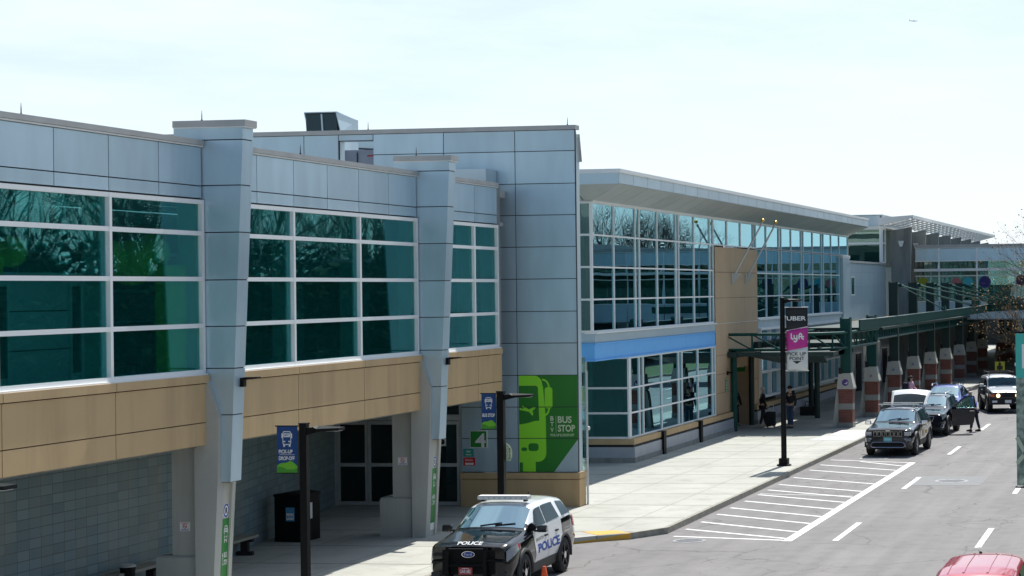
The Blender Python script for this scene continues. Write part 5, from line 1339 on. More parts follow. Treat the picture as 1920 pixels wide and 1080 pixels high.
b = MB(); b.box(-.155, .155, yf-.055, yf-.03, .58, .735); b.box(-.11, .11, yf-.057, yf-.0545, .63, .69, 1); b.build('number_plate', [M['plate_teal'], mat('pale_teal_print', (.30, .62, .66), .6)], je, local=True)
b = MB(); b.box(-.09, .09, yf-.012, yf+.05, .962, .985); b.build('hood_badge', M['chrome'], je, local=True)
b = MB()
for sx in (-1, 1): b.tube([(sx*.62, -.3, 1.73), (sx*.62, -.2, 1.775), (sx*.62, 1.3, 1.775), (sx*.62, 1.4, 1.73)], .02, 6)
for y in (-.05, .95): b.box(-.78, .78, y-.04, y+.04, 1.80, 1.83, 1)
b.build('roof_rack', [M['blk'], M['alu']], je, local=True)
b = MB(); side_pts = [(2.05, 2.75), (2.35, 2.75), (2.35, 3.35), (2.05, 3.35)]; B.both(b, side_pts, off=.012, nu=3, nv=3, mi=0); B.both(b, [(2.75, 2.9), (3.15, 2.9), (3.15, 3.2), (2.75, 3.2)], off=.012, nu=3, nv=3); b.build('door_decal', mat('ochre_decal', (.42, .29, .03), .5, col2=(.25, .18, .03), vscale=12), je, local=True)
# tailgate: curved plate hinged at the roof, swung up; dark rear window in its outer skin
tg = MB(); dk = MB(); V = []; Wn = []
def gate(u, w):    # u across -1..1, w from hinge 0 to lower edge 1
    hw = .70 + .10*w; y = 1.98 + .98*w + .06*math.sin(w*3.14); z = 1.69 + .50*w + .10*math.sin(w*2.6) - .10*u*u*(1-.3*w)
    return Vector((u*hw, y, z))
n1, n2 = 12, 8
tg.add([gate(-1 + 2*i/n1, j/n2) for j in range(n2+1) for i in range(n1+1)], [(j*(n1+1)+i, j*(n1+1)+i+1, (j+1)*(n1+1)+i+1, (j+1)*(n1+1)+i) for j in range(n2) for i in range(n1)])
go = tg.build('tailgate', M['paintwhite'], je, local=True, smooth=60)  # white skin stands in for sky mirrored on the graphite tailgate
so = go.modifiers.new('s', 'SOLIDIFY'); so.thickness = .07; so.offset = -1
dk.add([gate((-1 + 2*i/n1)*.86, .06 + .50*j/n2) + Vector((0, -.01, .012)) for j in range(n2+1) for i in range(n1+1)], [(j*(n1+1)+i, j*(n1+1)+i+1, (j+1)*(n1+1)+i+1, (j+1)*(n1+1)+i) for j in range(n2) for i in range(n1)])
dk.build('rear_window', M['carglass'], go, local=True, smooth=60)
b = MB(); b.tube([(-.66, 1.95, 1.5), (-.72, 2.6, 1.95)], .015, 6); b.tube([(.66, 1.95, 1.5), (.72, 2.6, 1.95)], .015, 6); b.build('gas_strut', M['blk'], je, local=True)

# ---- dark navy SUV with open driver's door
ki = thing('parked_car', 'dark navy car behind the graphite one, driver door swung wide open', 'car', (-11.42, 84.75, 0), R(-2.0))
L, W = 4.76, 1.89
B = Body(L, suv_stations(L, 1.69, W, 1.38, 2.16, 4.3, hood=1.0, nose=.93, belt=1.08))
car_body(B, ki, [M['paintnavy'], M['clad'], M['well']], lambda q, v: 1 if v < 2.3 else 0, (-1.43, 1.35), .37, W/2)
drv = ([(1.62, 2.5), (2.56, 2.5), (2.56, 3.93), (1.56, 3.93)], M['paintnavy'], M['chrome'])
common(ki, B, dict(cowl=1.44, rf=2.08, axles=(-1.43, 1.35), wr=.37, ww=.24, rim=M['rim'], half=W/2, my=1.66, mz=1.13, mmat=M['paintnavy'], trim=(2.6, 4.2),
    side=[[(1.62, 4.14), (2.52, 4.14), (2.54, 4.86), (2.12, 4.86)], [(2.58, 4.14), (3.42, 4.14), (3.34, 4.86), (2.60, 4.86)], [(3.48, 4.14), (4.22, 4.14), (4.0, 4.84), (3.42, 4.86)]],
    doors=[drv, ([(2.59, 2.5), (3.30, 2.5), (3.48, 3.93), (2.59, 3.93)], M['paintnavy'], M['chrome'])], open_doors=[drv],
    head=[[(.03, 3.42), (.62, 3.66), (.58, 3.95), (.04, 3.85)]], sill=(1.2, 3.4)))
arches(ki, (-1.43, 1.35), .37, W/2-.035, M['clad'])
yf = -L/2
b = MB(); b.box(-.42, .42, yf-.02, yf+.05, .66, .85); b.tube([(-.48, yf-.03, .86), (.48, yf-.03, .86), (.36, yf-.03, .64), (-.36, yf-.03, .64), (-.48, yf-.03, .86)], .016, 6, 1); b.build('grille', [M['well'], M['chrome']], ki, local=True)
b = MB()
for sx in (-1, 1): b.tube([(sx*(.70 + .15*math.cos(R(a))), yf + .02 + .06*(1+math.cos(R(a))), .46 + .10*math.sin(R(a))) for a in range(0, 361, 24)], .016, 6, 1)
b.box(-.55, .55, yf-.015, yf+.05, .36, .50); b.build('lower_bumper', [M['well'], M['chrome']], ki, local=True)
b = MB(); B.patch(b, [(1.66, 2.5), (2.54, 2.5), (2.54, 3.95), (1.62, 3.95)], off=.004); b.build('door_aperture', M['well'], ki, local=True)
b = MB()
for sx in (-1, 1): b.tube([(sx*.60, -.2, 1.70), (sx*.60, -.1, 1.74), (sx*.60, 1.2, 1.74), (sx*.60, 1.3, 1.70)], .02, 6)
b.build('roof_rail', M['alu'], ki, local=True)
# the open door: hinge at the front edge
hx, hy = W/2 - .02, -L/2 + 1.66; ang = R(70)
du = Vector((math.sin(ang), math.cos(ang)*1.0, 0)); dn = Vector((du.y, -du.x, 0))   # along the door, and its outer face
def dp(a, z, o=0): return Vector((hx, hy, 0)) + du*a + UZ*z + dn*o
b = MB()
prof = [(.02, .42), (.02, 1.05), (.03, 1.10), (1.0, 1.10), (1.05, .95), (1.0, .55), (.93, .38), (.10, .36)]
b.prism([dp(a, z, -.05) for a, z in prof], dn*.11); db = b.build('open_door', M['paintnavy'], ki, local=True)
b = MB(); wf = [(.06, 1.10), (.55, 1.52), (.70, 1.58), (1.0, 1.60), (1.06, 1.10)]
for (a0, z0), (a1, z1) in zip(wf, wf[1:]): b.tube([dp(a0, z0), dp(a1, z1)], .028, 6, 0)
b.tube([dp(.03, 1.11, .06), dp(1.08, 1.11, .06)], .016, 6, 1); b.build('door_window_frame', [M['paintnavy'], M['chrome']], db, local=True)
b = MB(); b.prism([dp(a, z, -.006) for a, z in [(.10, 1.11), (.55, 1.50), (.70, 1.56), (.99, 1.58), (1.03, 1.11)]], dn*.012); b.build('door_window', M['glassB'], db, local=True)
b = MB(); b.obox(dp(.90, .98, .075), du, dn, UZ, .10, .015, .018); b.build('handle', M['chrome'], db, local=True)

# ---- bright blue car further back
bl = thing('parked_car', 'bright blue car half hidden behind the navy car with the open door', 'car', (-11.95, 93.7, 0), R(-2.0))
L, W = 4.5, 1.84
B = Body(L, suv_stations(L, 1.64, W, 1.25, 2.05, 3.9, hood=.98, nose=.9, belt=1.02))
car_body(B, bl, [M['paintblue'], M['clad'], M['well']], lambda q, v: 1 if v < 2.2 else 0, (-1.35, 1.3), .34, W/2)
common(bl, B, dict(cowl=1.3, rf=1.98, axles=(-1.35, 1.3), wr=.34, ww=.22, rim=M['rim'], half=W/2, my=1.5, mz=1.08, mmat=M['paintblue'], trim=(1.5, 4.0),
    side=[[(1.50, 4.14), (2.35, 4.14), (2.38, 4.84), (2.02, 4.84)], [(2.4, 4.14), (3.2, 4.14), (3.1, 4.84), (2.43, 4.84)], [(3.26, 4.14), (3.85, 4.14), (3.6, 4.8), (3.2, 4.84)]],
    doors=[([(1.5, 2.5), (2.38, 2.5), (2.38, 3.9), (1.44, 3.9)], M['paintblue'], M['chrome']), ([(2.41, 2.5), (3.1, 2.5), (3.22, 3.9), (2.41, 3.9)], M['paintblue'], M['chrome'])],
    head=[[(.03, 3.45), (.5, 3.66), (.46, 3.95), (.04, 3.85)]]))
b = MB()
for sx in (-1, 1): b.tube([(sx*.66, -.25, 1.60), (sx*.66, -.1, 1.68), (sx*.64, .9, 1.68), (sx*.62, 1.2, 1.58)], .03, 6)
b.build('roof_rail', M['chrome'], bl, local=True)

# ---- boxy off-roader with white roof pulling out
fj = thing('off_road_car', 'boxy dark off road car with white roof and white bonnet pulling out', 'car', (-9.95, 99.9, 0), R(14))
L, W = 4.6, 1.9; w = W/2
B = Body(L, [(0, .50, w*.80, w*.86, .70, w*.84, .96, w*.78, 1.03, 1.05), (.12, .42, w*.88, w*.94, .7, w*.90, 1.06, w*.80, 1.12, 1.14), (1.15, .40, w*.92, w, .8, w*.92, 1.16, w*.82, 1.20, 1.23),
    (1.40, .40, w*.92, w, .8, w*.93, 1.18, w*.84, 1.22, 1.25), (1.72, .40, w*.92, w, .8, w*.94, 1.2, w*.80, 1.70, 1.77), (2.4, .40, w*.92, w, .8, w*.94, 1.22, w*.80, 1.76, 1.84), (4.1, .42, w*.92, w, .8, w*.94, 1.22, w*.78, 1.72, 1.80), (4.42, .46, w*.9, w*.97, .8, w*.92, 1.18, w*.76, 1.55, 1.60), (4.6, .5, w*.86, w*.92, .8, w*.88, 1.12, w*.74, 1.3, 1.33)], dv=.09)
def pf(q, v):
    if v < 2.4: return 2
    if v > 4.8 and q > 1.55: return 1
    if v > 4.45 and q < 1.5 and q > .05: return 1
    return 0
car_body(B, fj, [M['paintfj'], M['paintwhite'], M['clad'], M['well']], pf, (-1.40, 1.29), .42, w)
common(fj, B, dict(cowl=1.43, rf=1.70, axles=(-1.40, 1.29), wr=.42, ww=.27, rim=M['rim'], half=w, my=1.72, mz=1.33, mmat=M['alu'], spokes=6,
    side=[[(1.74, 4.14), (2.75, 4.14), (2.75, 4.78), (1.86, 4.78)], [(2.9, 4.14), (4.2, 4.14), (4.1, 4.72), (2.9, 4.78)]],
    doors=[([(1.6, 2.55), (2.82, 2.55), (2.82, 3.92), (1.6, 3.92)], M['paintfj'], M['alu'])], head=[]))
yf = -L/2
b = MB(); b.box(-.62, .62, yf-.02, yf+.06, .80, .98); b.box(-.92, .92, yf-.16, yf+.1, .46, .74); b.build('front_bumper', M['blkm'], fj, local=True)
for sx in (-1, 1):
    b = MB(); b.lathe([(.10, -.04), (.10, 0)], (sx*.48, yf-.02, .885), 'y', 18); b.build('headlight', M['head'], fj, local=True)
    b = MB(); b.box(sx*.66, sx*.86, yf-.03, yf+.12, .83, .95); b.build('indicator', M['amber'], fj, local=True)
    b = MB(); b.box(sx*.55, sx*.80, yf-.18, yf-.15, .55, .65); b.build('fog_light', M['conewhite'], fj, local=True)
b = MB(); b.box(-.16, .16, yf-.18, yf-.155, .52, .67); b.build('number_plate', M['signw'], fj, local=True)
b = MB(); arr = [(-.62, -.5), (.62, -.5), (.62, 1.7), (-.62, 1.7), (-.62, -.5)]
b.tube([(x, y, 1.95) for x, y in arr], .025, 6)
for y in (-.1, .5, 1.1): b.tube([(-.62, y, 1.95), (.62, y, 1.95)], .018, 6)
for x in (-.62, .62):
    for y in (-.4, .6, 1.6): b.tube([(x, y, 1.78), (x, y, 1.95)], .018, 6)
b.build('roof_rack', M['blkm'], fj, local=True)
arches(fj, (-1.40, 1.29), .42, w-.03, M['clad'])

# ---- red car, only its roof shows
rc = thing('parked_car', 'red car at the bottom right corner, only its ribbed roof in view', 'car', (-3.72, 33.25, 0), R(1.5)); rc.scale = (1, 1.16, 1.07)
L, W = 4.5, 1.80
B = Body(L, suv_stations(L, 1.50, W, .85, 1.42, 4.15, hood=.90, nose=.78, belt=.98, clear=.2, tail=1.02))
car_body(B, rc, [M['paintred'], M['clad'], M['well']], lambda q, v: 1 if v < 2.1 else 0, (-1.35, 1.3), .32, W/2)
common(rc, B, dict(cowl=.9, rf=1.38, axles=(-1.35, 1.3), wr=.32, ww=.2, rim=M['rim'], half=W/2, my=1.1, mz=1.02, mmat=M['paintred'],
    side=[[(1.15, 4.14), (2.15, 4.14), (2.18, 4.84), (1.50, 4.84)], [(2.2, 4.14), (3.2, 4.14), (3.15, 4.84), (2.22, 4.84)], [(3.3, 4.14), (4.1, 4.14), (3.85, 4.8), (3.25, 4.84)]],
    doors=[([(1.4, 2.5), (2.18, 2.5), (2.18, 3.9), (1.34, 3.9)], M['paintred'], M['blk']), ([(2.21, 2.5), (2.9, 2.5), (3.02, 3.9), (2.21, 3.9)], M['paintred'], M['blk'])],
    head=[[(.03, 3.45), (.5, 3.66), (.46, 3.95), (.04, 3.85)]]))
b = MB()
for v in (5.75, 6.5, 7.5, 8.25): B.patch(b, [(1.6, v-.05), (3.95, v-.05), (3.95, v+.05), (1.6, v+.05)], off=.010, nu=10, nv=2)
b.build('roof_rib', M['paintred'], rc, local=True, smooth=60)
b = MB(); p = B.pt(3.95, 7.35); b.lathe([(.03, 0), (.025, .02), (0, .03)], p, 'z', 10); b.tube([p + Vector((0, .01, .02)), p + Vector((0, -.42, .10))], [.006, .004], 5); b.build('aerial', M['blkm'], rc, local=True)
# ------------------------------------------------------------------ street lamps and banners
def lamp(name, lab, x, y, top, r, arm, base=True, sq=True):
    t = thing(name, lab, 'street lamp', (x, y, .15), group='black kerbside lamp posts')
    h = top-.15
    b = MB()
    if sq:
        b.box(-r, r, -r, r, 0, h); b.box(-r-.01, r+.01, -r-.01, r+.01, h, h+.03)
    else: b.lathe([(r, 0), (r*.92, h*.5), (r*.85, h), (0, h+.02)], (0, 0, 0), 'z', 16)
    b.build('pole', M['blk'], t, local=True, smooth=40)
    b = MB(); b.lathe([(r*2.6, 0), (r*2.6, .03), (r*2.4, .05), (0, .05)], (0, 0, 0), 'z', 18); b.box(-r*1.55, r*1.55, -r*1.55, r*1.55, .05, .26); b.build('base', M['blk'], t, local=True)
    b = MB()
    b.prism([(r, -.05, h-.20), (r, -.05, h-.06), (arm*.45, -.05, h-.06), (arm*.45, -.05, h-.14)], (0, .10, 0))
    b.prism([(arm*.30, -.15, h-.09), (arm*.42, -.17, h-.13), (arm, -.15, h-.115), (arm, .15, h-.115), (arm*.42, .17, h-.13), (arm*.30, .15, h-.09)], (0, 0, .055)); o = b.build('lamp_head', M['blk'], t, local=True)
    b = MB(); b.box(arm*.5, arm*.96, -.11, .11, h-.128, h-.118); b.build('lamp_lens', M['conewhite'], o, local=True)
    return t
lamp('street_lamp', 'black lamp post with the pick up banner, nearest in full view, before the block wall', -17.07, 36.0, 3.80, .07, .76)
lamp('street_lamp', 'black lamp post with the bus stop banner, behind the police car', -17.31, 47.5, 3.80, .085, .82)
lamp('street_lamp', 'black lamp post of which only the tip of its arm shows at the left edge', -16.86, 25.0, 3.80, .07, .76)
lamp('street_lamp', 'black lamp post with the black, magenta and white banner beside the hatched lines', -14.33, 67.42, 6.0, .10, .68, sq=False)
def small_banner(x0, x1, y, z0, z1, lab, lines):
    t = thing('banner', lab, 'banner', ((x0+x1)/2, y, z0))
    n = 10
    def wavy(z, i): return .012*math.sin(z*5 + i*.7)
    b = MB(); zh = z0 + (z1-z0)*.24
    V = []; nx, nz = 6, 10
    def P(u, w, off=0): return Vector((x0 + (x1-x0)*u, y + .004*math.sin(u*4 + w*3) - off, z0 + (z1-z0)*w))
    b.add([P(i/nx, j/nz) for j in range(nz+1) for i in range(nx+1)], [(j*(nx+1)+i, j*(nx+1)+i+1, (j+1)*(nx+1)+i+1, (j+1)*(nx+1)+i) for j in range(nz) for i in range(nx)])
    cl = b.build('cloth', M['navy'], t); so = cl.modifiers.new('s', 'SOLIDIFY'); so.thickness = .006
    b = MB()
    def hillp(f, mi, k):
        up = [(i/12, f(i/12)) for i in range(13)]; pts = [P(0, 0, .006+.002*k)] + [P(i/12, 0, .006+.002*k) for i in range(1, 13)] + [P(u, w_, .006+.002*k) for u, w_ in reversed(up)]
        b.poly(pts, mi)
    hillp(lambda u: .17 + .07*math.sin(u*3.6-.4) + .02*math.sin(u*11), 0, 1); hillp(lambda u: .10 + .03*math.sin(u*5+1.2), 1, 2)
    b.build('banner_hill', [M['hill'], M['hilld']], t); b = MB()
    bus_icon(b, P(.24, .56, .012) - Vector((0, 0, 0)), UX, UZ, (x1-x0)*.52, (z1-z0)*.34, 2, 3, (0, -1, 0))
    for s, u0, u1, w0, w1 in lines:
        if s == '-': b.poly([P(u0, w0, .014), P(u1, w0, .014), P(u1, w1, .014), P(u0, w1, .014)], 2)
        else:
            vs, fs = text_geo(s, .03); b.add([P(u0 + (u1-u0)*p[0], w0 + (w1-w0)*p[1], .014) for p in vs], fs, 2)
    b.build('banner_print', [M['hill'], M['hilld'], M['bwhite'], M['navy']], t)
    b = MB()
    for z in (z0-.01, z1+.01):
        b = MB(); b.tube([(x0-.03, y, z), (x1+.12, y, z)], .012, 8); b.build('banner_rod', M['blk'], t)
small_banner(-17.63, -17.21, 36.0, 2.87, 3.76, 'blue pick-up and drop-off banner on the nearer lamp post', [('PICK-UP', .10, .78, .415, .50), ('-', .12, .88, .385, .393), ('DROP-OFF', .10, .88, .27, .355)])
small_banner(-17.82, -17.44, 47.5, 2.88, 3.76, 'blue bus stop banner on the lamp post behind the police car', [('BUS STOP', .07, .93, .34, .44)])
t = thing('banner', 'tall black, magenta and white ride pick up banner on the kerbside lamp post', 'banner', (-13.83, 67.42, 3.46))
x0, x1, y = -14.20, -13.44, 67.42
ZA, ZB, ZC, ZD = 5.65, 4.92, 4.21, 3.46
def BP(u, z, off=0): return Vector((x0 + (x1-x0)*u, y + .02*math.sin(u*4+z*2) - off, z))
def cloth(name, f0, f1, m):
    b = MB(); nx, nz = 6, 6
    b.add([BP(i/nx, f0(i/nx) + (f1(i/nx)-f0(i/nx))*j/nz) for j in range(nz+1) for i in range(nx+1)], [(j*(nx+1)+i, j*(nx+1)+i+1, (j+1)*(nx+1)+i+1, (j+1)*(nx+1)+i) for j in range(nz) for i in range(nx)])
    o = b.build(name, m, t, smooth=60); s = o.modifiers.new('s', 'SOLIDIFY'); s.thickness = .006
sl = lambda z: (lambda u: z - .07 + .14*u)
cloth('black_cloth', sl(ZB+.01), lambda u: ZA, M['bblack']); cloth('magenta_cloth', sl(ZC), sl(ZB-.01), M['magenta']); cloth('white_cloth', lambda u: ZD, sl(ZC), M['bpale'])
b = MB()
def bt_(s, u0, u1, z0, z1, mi, bo=.02):
    vs, fs = text_geo(s, bo); b.add([BP(u0 + (u1-u0)*p[0], z0 + (z1-z0)*p[1], .016) for p in vs], fs, mi)
bt_('UBER', .04, .93, 5.20, 5.35, 0, .02); bt_('PICK UP', .04, .92, 3.98, 4.10, 1, .01); bt_('POINT', .14, .84, 3.82, 3.94, 1, .01)
b.poly([BP(.28, 3.79, .016), BP(.48, 3.69, .016), BP(.70, 3.79, .016)], 1)
b.poly([BP(0, ZB-.02-.07, .012), BP(1, ZB+.12-.07, .012), BP(1, ZB+.145-.07, .012), BP(0, ZB+.005-.07, .012)], 0)
def stroke(pts, w):   # rounded thick letter strokes of the ride sharing wordmark
    for (ua, za), (ub, zb) in zip(pts, pts[1:]):
        a, c = Vector((ua, za)), Vector((ub, zb)); d = (c-a).normalized() if (c-a).length > 1e-6 else Vector((1, 0)); n = Vector((-d.y*w/2/.76, d.x*w/2)); e = Vector((d.x*w/2/.76, d.y*w/2))*.8
        n = Vector((-d.y, d.x))*w/2
        q = [a-e*.0-n, c+e-n, c+e+n, a-e*.0+n]; b.poly([BP(p.x, p.y, .016) for p in q], 0)
cx = lambda u: .22 + u*.60
cz = lambda v: 4.46 + v*.30
stroke([(cx(.04), cz(1)), (cx(.04), cz(.42)), (cx(.16), cz(.30))], .055)
stroke([(cx(.26), cz(.78)), (cx(.27), cz(.42)), (cx(.38), cz(.34)), (cx(.48), cz(.42))], .055); stroke([(cx(.48), cz(.78)), (cx(.48), cz(.18)), (cx(.38), cz(.02)), (cx(.26), cz(.06))], .055)
stroke([(cx(.64), cz(.28)), (cx(.64), cz(.78)), (cx(.72), cz(.96)), (cx(.82), cz(.86))], .055); stroke([(cx(.58), cz(.60)), (cx(.98), cz(.60))], .045)
stroke([(cx(.84), cz(.90)), (cx(.84), cz(.44)), (cx(.96), cz(.30))], .055)
b.build('banner_print', [M['bwhite'], M['ink']], t)
b = MB()
for z in (ZA+.01, ZD-.01):
    b = MB(); b.tube([(x0-.08, y, z), (x1+.03, y, z)], .013, 8); b.build('banner_rod', M['alu'], t)
# oval stop sign on the second lamp post and box beside its base
b = MB(); pts = [(-17.29 + .20*math.cos(R(a)), 47.66, 2.25 + .26*math.sin(R(a))) for a in range(0, -360, -15)]; pts = [(p[0], p[1], max(p[2], 2.06)) for p in pts]
b.prism(pts, (0, -.012, 0), 0)
for k, ch in enumerate('BUS'): b.text(ch, (-17.475, 47.645, 2.31-.09*k), UX, UZ, .045, .065, 1, .02)
for k, ch in enumerate('STOP'): b.text(ch, (-17.175, 47.645, 2.33-.08*k), UX, UZ, .045, .06, 1, .02)
tag(b.build('stop_sign_plate', [M['lgreen'], M['ink']], None, (-17.3, 47.66, 2.2)), 'pale oval bus stop plate strapped to the lamp post behind the police car', 'sign')

# banner pole at the right edge
t = thing('map_banner', 'teal headed banner with a mottled map print hanging at the right edge of the view', 'banner', (-2.4, 30, 3.26))
b = MB(); b.box(-2.755, -2.02, 29.99, 30.01, 4.9, 5.58); b.build('header', M['tealban'], t)
b = MB(); b.box(-2.66, -2.12, 29.982, 29.988, 5.05, 5.42); b.build('white_panel', M['bwhite'], t)
mp_ = mat('map_print', (.36, .42, .36), .7, col2=(.13, .18, .15), vscale=9, detail=10, lo=.40, hi=.62, bump=.2)
b = MB(); b.box(-2.755, -2.02, 29.985, 30.01, 3.26, 4.897); b.build('map_cloth', mp_, t)
b = MB()
for k, (a, c) in enumerate((((-2.75, 3.6), (-2.2, 4.3)), ((-2.75, 4.0), (-2.5, 3.5)), ((-2.7, 3.3), (-2.1, 3.9)))):
    d = Vector((c[0]-a[0], 0, c[1]-a[1])).normalized(); n = Vector((-d.z, 0, d.x))*.03
    A, C_ = Vector((a[0], 29.98, a[1])), Vector((c[0], 29.98, c[1])); b.poly([A-n, C_-n, C_+n, A+n])
b.build('map_road_line', mat('pale_map_line', (.5, .55, .42), .7), t)
t2 = thing('banner_pole', 'black post carrying the teal banner beyond the right edge', 'post', (-1.9, 30, .14))
b = MB(); b.lathe([(.08, 0), (.07, 5.7), (0, 5.72)], (0, 0, 0), 'z', 12); b.tube([(0, 0, 5.46), (-.88, 0, 5.46)], .015, 6); b.tube([(0, 0, 3.1), (-.88, 0, 3.1)], .015, 6); b.build('shaft', M['blk'], t2, local=True)

# ------------------------------------------------------------------ pavement furniture
t = thing('litter_bin', 'large black box shaped litter bin against the grey block wall', 'litter bin', (-22.45, 46.75, .15), R(-6))
b = MB(); b.box(-.35, .42, -.35, .5, 0, 1.12); b.prism([(-.37, -.37, 1.12), (.44, -.37, 1.12), (.44, -.37, 1.18), (.0, -.37, 1.24), (-.37, -.37, 1.18)], (0, .89, 0)); o = b.build('cabinet', M['blk'], t, local=True); bv = o.modifiers.new('bv', 'BEVEL'); bv.width = .02; bv.segments = 2
b = MB(); b.box(-.02, .22, -.362, -.352, .52, .86, 0); b.box(.0, .20, -.365, -.361, .56, .72, 1)
for k in range(3): b.box(.02+.06*k, .06+.06*k, -.368, -.364, .60, .66, 0)
b.build('sticker', [mat('blue_sticker', (.08, .28, .50), .5), M['signw']], t, local=True)
b = MB(); b.box(.422, .43, -.1, .12, .55, .95); b.build('slot_label', M['signw'], t, local=True)
def bench(x, y, ln, rz, lab):
    t = thing('bench', lab, 'bench', (x, y, .15), rz, group='timber benches along the block wall')
    b = MB()
    for k in range(3): b.box(-.21+.145*k, -.075+.145*k, -ln/2, ln/2, .40, .46)
    b.build('seat', M['timber'], t, local=True)
    for s in (-1, 1):
        b = MB(); yy = s*(ln/2-.28); b.box(-.2, .2, yy-.06, yy+.06, .0, .09); b.box(-.09, .09, yy-.055, yy+.055, .09, .32); b.box(-.2, .2, yy-.06, yy+.06, .32, .40); b.build('leg', M['blkm'], t, local=True)
bench(-22.35, 43.0, 2.6, R(2), 'timber bench on black legs by the block wall, left of the large black bin')
bench(-22.15, 38.7, 1.9, 0, 'dark bench behind the near concrete column, right of the small bin')
bench(-22.1, 36.2, 1.8, 0, 'timber bench at the bottom edge, left of the small bin')
t = thing('small_bin', 'small round black bin beside the block wall at the bottom edge', 'litter bin', (-21.95, 38.1, .15))
b = MB(); b.lathe([(.13, 0), (.15, .45), (.16, .60), (.13, .62), (.12, .55), (0, .5)], (0, 0, 0), 'z', 18); b.build('drum', M['blk'], t, local=True, smooth=40)
b = MB(); b.lathe([(.162, .57), (.166, .60), (.13, .625)], (0, 0, 0), 'z', 18); b.build('rim', M['alu'], t, local=True)
t = thing('traffic_cone', 'orange traffic cone with white sleeve beside the police car front wheel', 'traffic cone', (-13.2, 38.62, 0))
b = MB(); b.box(-.18, .18, -.18, .18, 0, .03); b.lathe([(.14, .03), (.115, .17)], (0, 0, 0), 'z', 18); b.lathe([(.068, .52), (.035, .72), (.025, .73), (0, .73)], (0, 0, 0), 'z', 18); b.build('cone_body', M['orange'], t, local=True, smooth=40)
b = MB(); b.lathe([(.117, .17), (.070, .52)], (0, 0, 0), 'z', 18); b.build('sleeve', M['conewhite'], t, local=True, smooth=40)
t = thing('crossing_sign', 'yellow crossing sign on a thin post in the road beyond the colonnade', 'sign', (-12.3, 123, 0))
b = MB(); b.tube([(0, 0, 0), (0, 0, 1.7)], .04, 8); b.build('post', M['blkm'], t, local=True)
b = MB(); b.box(-.31, .31, -.02, .0, 1.0, 1.6); b.build('plate', M['ysign'], t, local=True)
b = MB(); b.box(-.18, .18, -.027, -.021, 1.1, 1.35); b.lathe([(.09, 0), (.09, .004), (0, .004)], (0, -.03, 1.44), 'y', 12); b.build('symbol', M['ink'], t, local=True)
t = thing('pay_post', 'black kerbside post with a white cap just left of the teal banner', 'post', (-8.95, 98.5, 0))
t.location = (-9.22, 101.0, 0)
b = MB(); b.box(-.11, .14, -.12, .12, 0, 2.3); b.build('post_body', M['blkm'], t, local=True)
b = MB(); b.prism([(-.10, -.13, 2.22), (.18, -.13, 2.22), (.18, -.13, 2.38), (.0, -.13, 2.46), (-.10, -.13, 2.36)], (0, .26, 0)); b.build('cap', M['signw'], t, local=True)
t = thing('travel_bag', 'black travel bag standing by the low grey wall under the canopy', 'bag', (-18.75, 94.2, .15))
b = MB(); b.box(-.42, .42, -.2, .2, .0, .42); b.tube([(-.2, 0, .42), (-.16, 0, .66), (.16, 0, .66), (.2, 0, .42)], .025, 6); o = b.build('bag', M['cloth_black'], t, local=True)
# aircraft far away in the sky
t = thing('aeroplane', 'tiny aeroplane far off in the pale sky at the upper right', 'aeroplane', (-498, 3500, 484), R(100))
b = MB(); b.lathe([(0, -7), (.7, -6), (.9, 0), (.7, 4), (.2, 7.5), (0, 7.6)], (0, 0, 0), 'y', 10); b.build('fuselage', M['alu'], t, local=True)
b = MB(); b.box(-8, 8, -1.4, .4, -.2, .0); b.box(-3, 3, 6, 7.2, .5, .62); b.build('wing', M['alu'], t, local=True)
b = MB(); b.prism([(-.08, 5.6, .4), (-.08, 7.6, .4), (-.08, 7.8, 2.4), (-.08, 7.0, 2.4)], (.16, 0, 0)); b.build('tail_fin', M['alu'], t, local=True)

# ------------------------------------------------------------------ people
def skin_geo(nodes, edges, root, sub=1):
    names = list(nodes); me = bpy.data.meshes.new('sk')
    me.from_pydata([nodes[n][0] for n in names], [(names.index(a), names.index(c)) for a, c in edges], [])
    o = bpy.data.objects.new('sk', me); COL.objects.link(o)
    o.modifiers.new('Skin', 'SKIN')
    for i, n in enumerate(names):
        r = nodes[n][1]; rr_ = (r, r) if not isinstance(r, tuple) else r
        me.skin_vertices[0].data[i].radius = rr_; me.skin_vertices[0].data[i].use_root = (n == root)
    s = o.modifiers.new('Sub', 'SUBSURF'); s.levels = sub; s.render_levels = sub
    bpy.context.view_layer.update()
    nm = bpy.data.meshes.new_from_object(o.evaluated_get(bpy.context.evaluated_depsgraph_get()))
    g = MB(); g.add([tuple(v.co) for v in nm.vertices], [tuple(p.vertices) for p in nm.polygons])
    bpy.data.objects.remove(o); bpy.data.meshes.remove(nm); bpy.data.meshes.remove(me)
    return g
